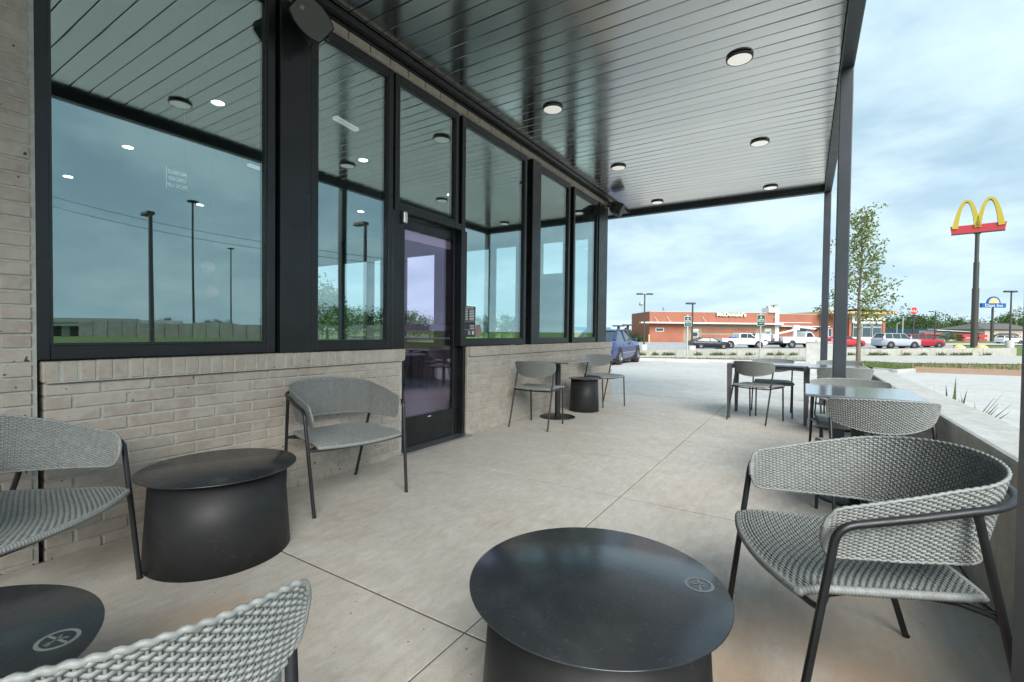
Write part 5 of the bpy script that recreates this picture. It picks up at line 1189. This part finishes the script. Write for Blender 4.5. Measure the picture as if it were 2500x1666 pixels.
# shrubs by the red restaurant
SH = [crown_mesh('foliage', 20 + s_, ('leaf_shrub', 'leaf_grey')[s_], 30, 26, .12, (.40, .02)) for s_ in range(2)]
for px, py, d, k, lb in ((1549, 813, 76, 0, 'dark rounded shrub left at the restaurant end wall'), (1563, 815, 76, 0, 'dark rounded shrub right at the restaurant end wall'), (1527, 801, 90, 1, 'tall grey green shrub behind the blue sedan'), (1538, 806, 88, 1, 'loose grey green shrub beside the order canopies'), (1518, 808, 95, 1, 'pale shrub far behind the blue sedan roof')):
    p = at_d(px, py, d); g_ = gz(p.x, p.y); h = p.z - g_; o = thing('shrub', lb, 'shrub', (p.x, p.y, g_), rnd.uniform(0, 6), 'shrubs by the red restaurant'); o.scale = (h * 1.0, h * 1.0, h); ob('foliage', SH[k], o); ob('stem', TRK, o).scale = (.5, .5, .6)
# young street tree beside the drive
b = drape(2095, 885); u_, dd = to_site(b); Ht = CAM_H + (hor(2085) - 515) * dd / F_PX - b.z
yt = thing('young_tree', 'slender young tree with sparse fresh leaves beyond the low wall', 'tree', tuple(b), YAW)
tr = MB(); tr.tube([(0, 0, -.1), (.0, 0, 1.6), (-.03, .02, 3.2), (.05, 0, 5.0), (-.02, 0, Ht * .97)], [.105, .085, .06, .038, .012], 8)
lf = MB(); r_ = random.Random(5)
for k in range(40):
    f = .22 + .72 * (k / 39) ** 1.0; z0 = Ht * f; a = k * 2.399 + r_.uniform(-.3, .3); ln = Ht * (.225 * (1 - f) + .04) * r_.uniform(.6, 1.15); up = .38 + .85 * f
    p0 = Vector((0, 0, z0)); dirv = Vector((math.cos(a), math.sin(a), up)).normalized(); p1 = p0 + dirv * ln * .55; p2 = p1 + Vector((dirv.x, dirv.y, dirv.z * .75)).normalized() * ln * .6
    tr.tube([p0, p1, p2], [.022 * (1.25 - f), .014 * (1.2 - f), .004], 5)
    for j in range(int(50 * (1.15 - f) + 18)):
        s_ = r_.uniform(.35, 1.08); q = p0.lerp(p1, s_ * 2) if s_ < .5 else p1.lerp(p2, s_ * 2 - 1); q = q + Vector((r_.gauss(0, 1), r_.gauss(0, 1), r_.gauss(0, 1))) * .14
        leaf(lf, q, r_.uniform(.11, .19), r_)
    for j in range(3):
        q = p1.lerp(p2, r_.uniform(.1, .9)); e = q + Vector((r_.gauss(0, .3), r_.gauss(0, .3), r_.uniform(.05, .4))); tr.tube([q, e], [.006, .003], 4)
        for _ in range(12): leaf(lf, e + Vector((r_.gauss(0, 1), r_.gauss(0, 1), r_.gauss(0, 1))) * .10, r_.uniform(.10, .16), r_)
tr.build('trunk', 'bark', yt); lf.build('crown', 'leaf_young', yt)
# yuccas in the planting bed
def at_x(px, py, x):
    r = ray(px, py); return Vector((0, 0, CAM_H)) + r * (x / r.x)
def yucca(label, px, py, x, n, l, flat):
    p = at_x(px, py, x); o = thing('yucca', label, 'plant', (p.x, p.y, -.02), 0, 'spiky plants in the bed'); mb = MB(); r_ = random.Random(int(px))
    for k in range(n):
        a = k * 2.399; el = flat + (1.35 - flat) * r_.random(); ll = l * r_.uniform(.75, 1.1); d = Vector((math.cos(a) * math.cos(el), math.sin(a) * math.cos(el), math.sin(el))); s_ = Vector((-math.sin(a), math.cos(a), 0)) * .017; nn = d.cross(s_).normalized() * .006
        m1_ = d * ll * .5; m2_ = d * ll + Vector((0, 0, -.10 * ll * (1.3 - el)))
        mb.add([-s_, s_, m1_ + s_ * 1.2 + nn, m1_ - s_ * 1.2 + nn, m2_], [(0, 1, 2, 3), (3, 2, 4)])
    mb.build('blades', 'yucca', o); MB().lathe([(.03, -.05), (.05, .05), (.02, .1)], 8).build('crown_base', 'bark', o)
yucca('spiky yucca rising above the low wall', 2325, 975, 1.16, 34, .70, .75); yucca('low spreading yucca nearer along the bed', 2400, 1010, 1.16, 20, .66, .55); yucca('spiky yucca at the far side beyond the drive kerb', 1945, 878, -.9 + 3.2, 20, .35, .5) if False else None
# grass and weeds
def blades(name, label, pts, hmin, hmax, mat='grassblade'):
    mb = MB(); r_ = random.Random(11)
    for p in pts:
        a = r_.uniform(0, 6.28); h = r_.uniform(hmin, hmax); w_ = h * .12 + .004; s_ = Vector((math.cos(a), math.sin(a), 0)) * w_; t_ = Vector((r_.gauss(0, .35), r_.gauss(0, .35), 1)) * h
        mb.add([p - s_, p + s_, p + t_], [(0, 1, 2)])
    tag(mb.build(name, mat), label, 'grass', kind='stuff')
pp = []
for _ in range(9000):
    px, py = rnd.uniform(2052, 2236), rnd.uniform(889, 911)
    top_ = lerp_list([(2050, 888), (2110, 889), (2194, 893), (2236, 908)], px); bot_ = lerp_list([(2050, 891), (2130, 904), (2190, 909.5), (2232, 907.5)], px)
    if top_ < py < bot_: q = drape(px, py, .10); pp.append(q)
blades('lawn_grass', 'short green grass on the kerbed island beyond the low wall', pp, .04, .09)
pp = [drape(px := rnd.uniform(2120, 2560), rnd.uniform(lerp_list([(2100, 887.8), (2560, 890.4)], px), lerp_list([(2120, 889.5), (2205, 893.6), (2330, 898), (2560, 905)], px)), -.03) for _ in range(1700)]
blades('verge_grass', 'ragged grass strip along the lane beyond the bare soil', pp, .05, .16)
pp = []
for c in (1565, 1600, 1625, 1640, 1705, 1745, 1760, 1790, 1830, 1880, 1905, 1935, 2080, 2130, 2140, 2160, 2215, 2255, 2300, 2330, 2350, 2365, 2410):
    for _ in range(90): px = rnd.gauss(c, 5); d = 37.6 + (px - 1530) * .0042; q = at_d(px, 868, d - abs(rnd.gauss(0, .12))); pp.append(q)
blades('wall_weeds', 'green weeds along the foot of the weathered roadside wall', pp, .06, .34)
pp = [drape(rnd.uniform(1565, 1960), rnd.uniform(873, 879), -.02) for _ in range(500)]
blades('verge_weeds', 'thin weeds on the dirt strip behind the kerb', pp, .04, .14)

ORD = 'first second third fourth fifth sixth seventh eighth ninth tenth eleventh twelfth thirteenth fourteenth fifteenth sixteenth'.split()
# ================================================================== what the glass reflects: lawn side with road wall, lamps and trees
def mir_ground(px, d):
    p = mirror_d(px, hor(px), d); return (p.x, p.y, gz(p.x, p.y))
P0, P1 = mirror_d(-350, 780, 62), mirror_d(1050, 776, 70)
ww = thing('highway_wall', 'long pale concrete highway wall reflected low in the storefront glass', 'wall'); n = 26
M['tan_wall'] = m_concrete('tan noise wall', (.42, .37, .30), (.32, .28, .22), .9, .15, (2, 2, .3), .7, .3, .5)
for k in range(n):
    a, b_ = P0.lerp(P1, .36 + .64 * k / n + .0006), P0.lerp(P1, .36 + .64 * (k + 1) / n - .0006); zt_ = 1.75 + .15 * math.sin(k * .9) + rnd.uniform(-.08, .08); dx = (P1 - P0).normalized(); nn = Vector((-dx.y, dx.x, 0)) * .3
    MB().add([Vector((a.x, a.y, -.6)), Vector((b_.x, b_.y, -.6)), Vector((b_.x, b_.y, zt_)), Vector((a.x, a.y, zt_)), Vector((a.x, a.y, -.6)) + nn, Vector((b_.x, b_.y, -.6)) + nn, Vector((b_.x, b_.y, zt_)) + nn, Vector((a.x, a.y, zt_)) + nn], [(0, 1, 2, 3), (7, 6, 5, 4), (3, 2, 6, 7), (0, 3, 7, 4), (1, 5, 6, 2)]).build('panel', 'tan_wall', ww)
ov = thing('overpass', 'dark highway overpass reflected at the lower left of the large window', 'bridge')
Q0, Q1 = mirror_d(-500, 780, 66), mirror_d(395, 780, 74); dx = (Q1 - Q0); dx.z = 0; ln_ = dx.length; dx.normalize(); an_ = math.atan2(dx.y, dx.x); TT = Matrix.Translation((Q0.x, Q0.y, 0)) @ Matrix.Rotation(an_, 4, 'Z')
MB().box(0, ln_, -6, 6, 1.15, 1.7, TT).build('deck', 'knee', ov); MB().box(0, ln_, -6.2, -6.0, 1.7, 2.3, TT).box(0, ln_, 6.0, 6.2, 1.7, 2.3, TT).build('parapet', 'knee', ov)
for k in range(7): MB().box(ln_ * (k + .5) / 7 - .5, ln_ * (k + .5) / 7 + .5, -5, 5, -.6, 1.15, TT).build('pier', 'knee', ov)
def mir_lamp(label, px, top, d, wide=1.0, mast=False):
    g_ = mir_ground(px, d); h = mirror_d(px, top, d).z - g_[2]; o = thing('lamp_pole', label, 'lamp post', g_, 0, 'lamp posts reflected in the glass')
    MB().tube([(0, 0, -.2), (0, 0, h)], [.11 * wide, .08 * wide], 8).build('pole', 'bronze', o)
    if mast: MB().lathe([(.1, h), (1.2, h + .05), (1.2, h + .3), (.1, h + .5)], 8).build('lamp_head', 'bronze', o)
    else: MB().bbox(-.1, .85, -.2, .2, h - .05, h + .14, .04).build('lamp_head', 'bronze', o)
mir_lamp('lamp post reflected in the large left window', 368, 524, 26, 1.2); mir_lamp('tall highway mast reflected in the large left window', 472, 497, 108, 2.4, True); mir_lamp('more distant highway mast reflected in the large left window', 565, 610, 170, 2.4, True); mir_lamp('lamp post reflected in the narrow window left of the door', 890, 550, 28, 1.2)
mb = MB()
for px, py, px2, py2 in ((-300, 350, 1000, 640), (-300, 380, 1000, 652)):
    a, b_ = mirror_d(px, py, 60), mirror_d(px2, py2, 60); mb.tube([a.lerp(b_, k / 16) - Vector((0, 0, 2.2 * math.sin(math.pi * k / 16))) for k in range(17)], .035, 4)
tag(mb.build('overhead_cable', 'rubber'), 'pair of overhead cables reflected in the large left window', 'cable')
for k, (px, py, d) in enumerate(((405, 776, 85), (520, 778, 95), (560, 782, 90), (150, 780, 95), (250, 784, 95), (700, 755, 75), (790, 745, 70), (850, 740, 80), (930, 752, 75), (1000, 757, 85))):
    p = mirror_d(px, py, d); g_ = gz(p.x, p.y); tree_at((p.x, p.y, g_), p.z - g_, k, ORD[k] + ' of the trees reflected low in the storefront glass', 1.4, 'trees reflected in the glass')
for k, (px, py, d) in enumerate(((740, 672, 60), (775, 695, 58), (800, 712, 66), (835, 742, 62), (868, 752, 70), (905, 758, 64), (935, 756, 76), (975, 752, 60), (1000, 757, 70), (1022, 768, 66), (1050, 774, 72), (1085, 782, 70), (1120, 768, 80), (1180, 770, 84), (1225, 768, 78), (1255, 764, 76))):
    p = at_d(px, py, d); g_ = gz(p.x, p.y); tree_at((p.x, p.y, g_), p.z - g_, k, ORD[k] + ' from the left of the trees seen through the cafe', 1.2, 'trees seen through the cafe')
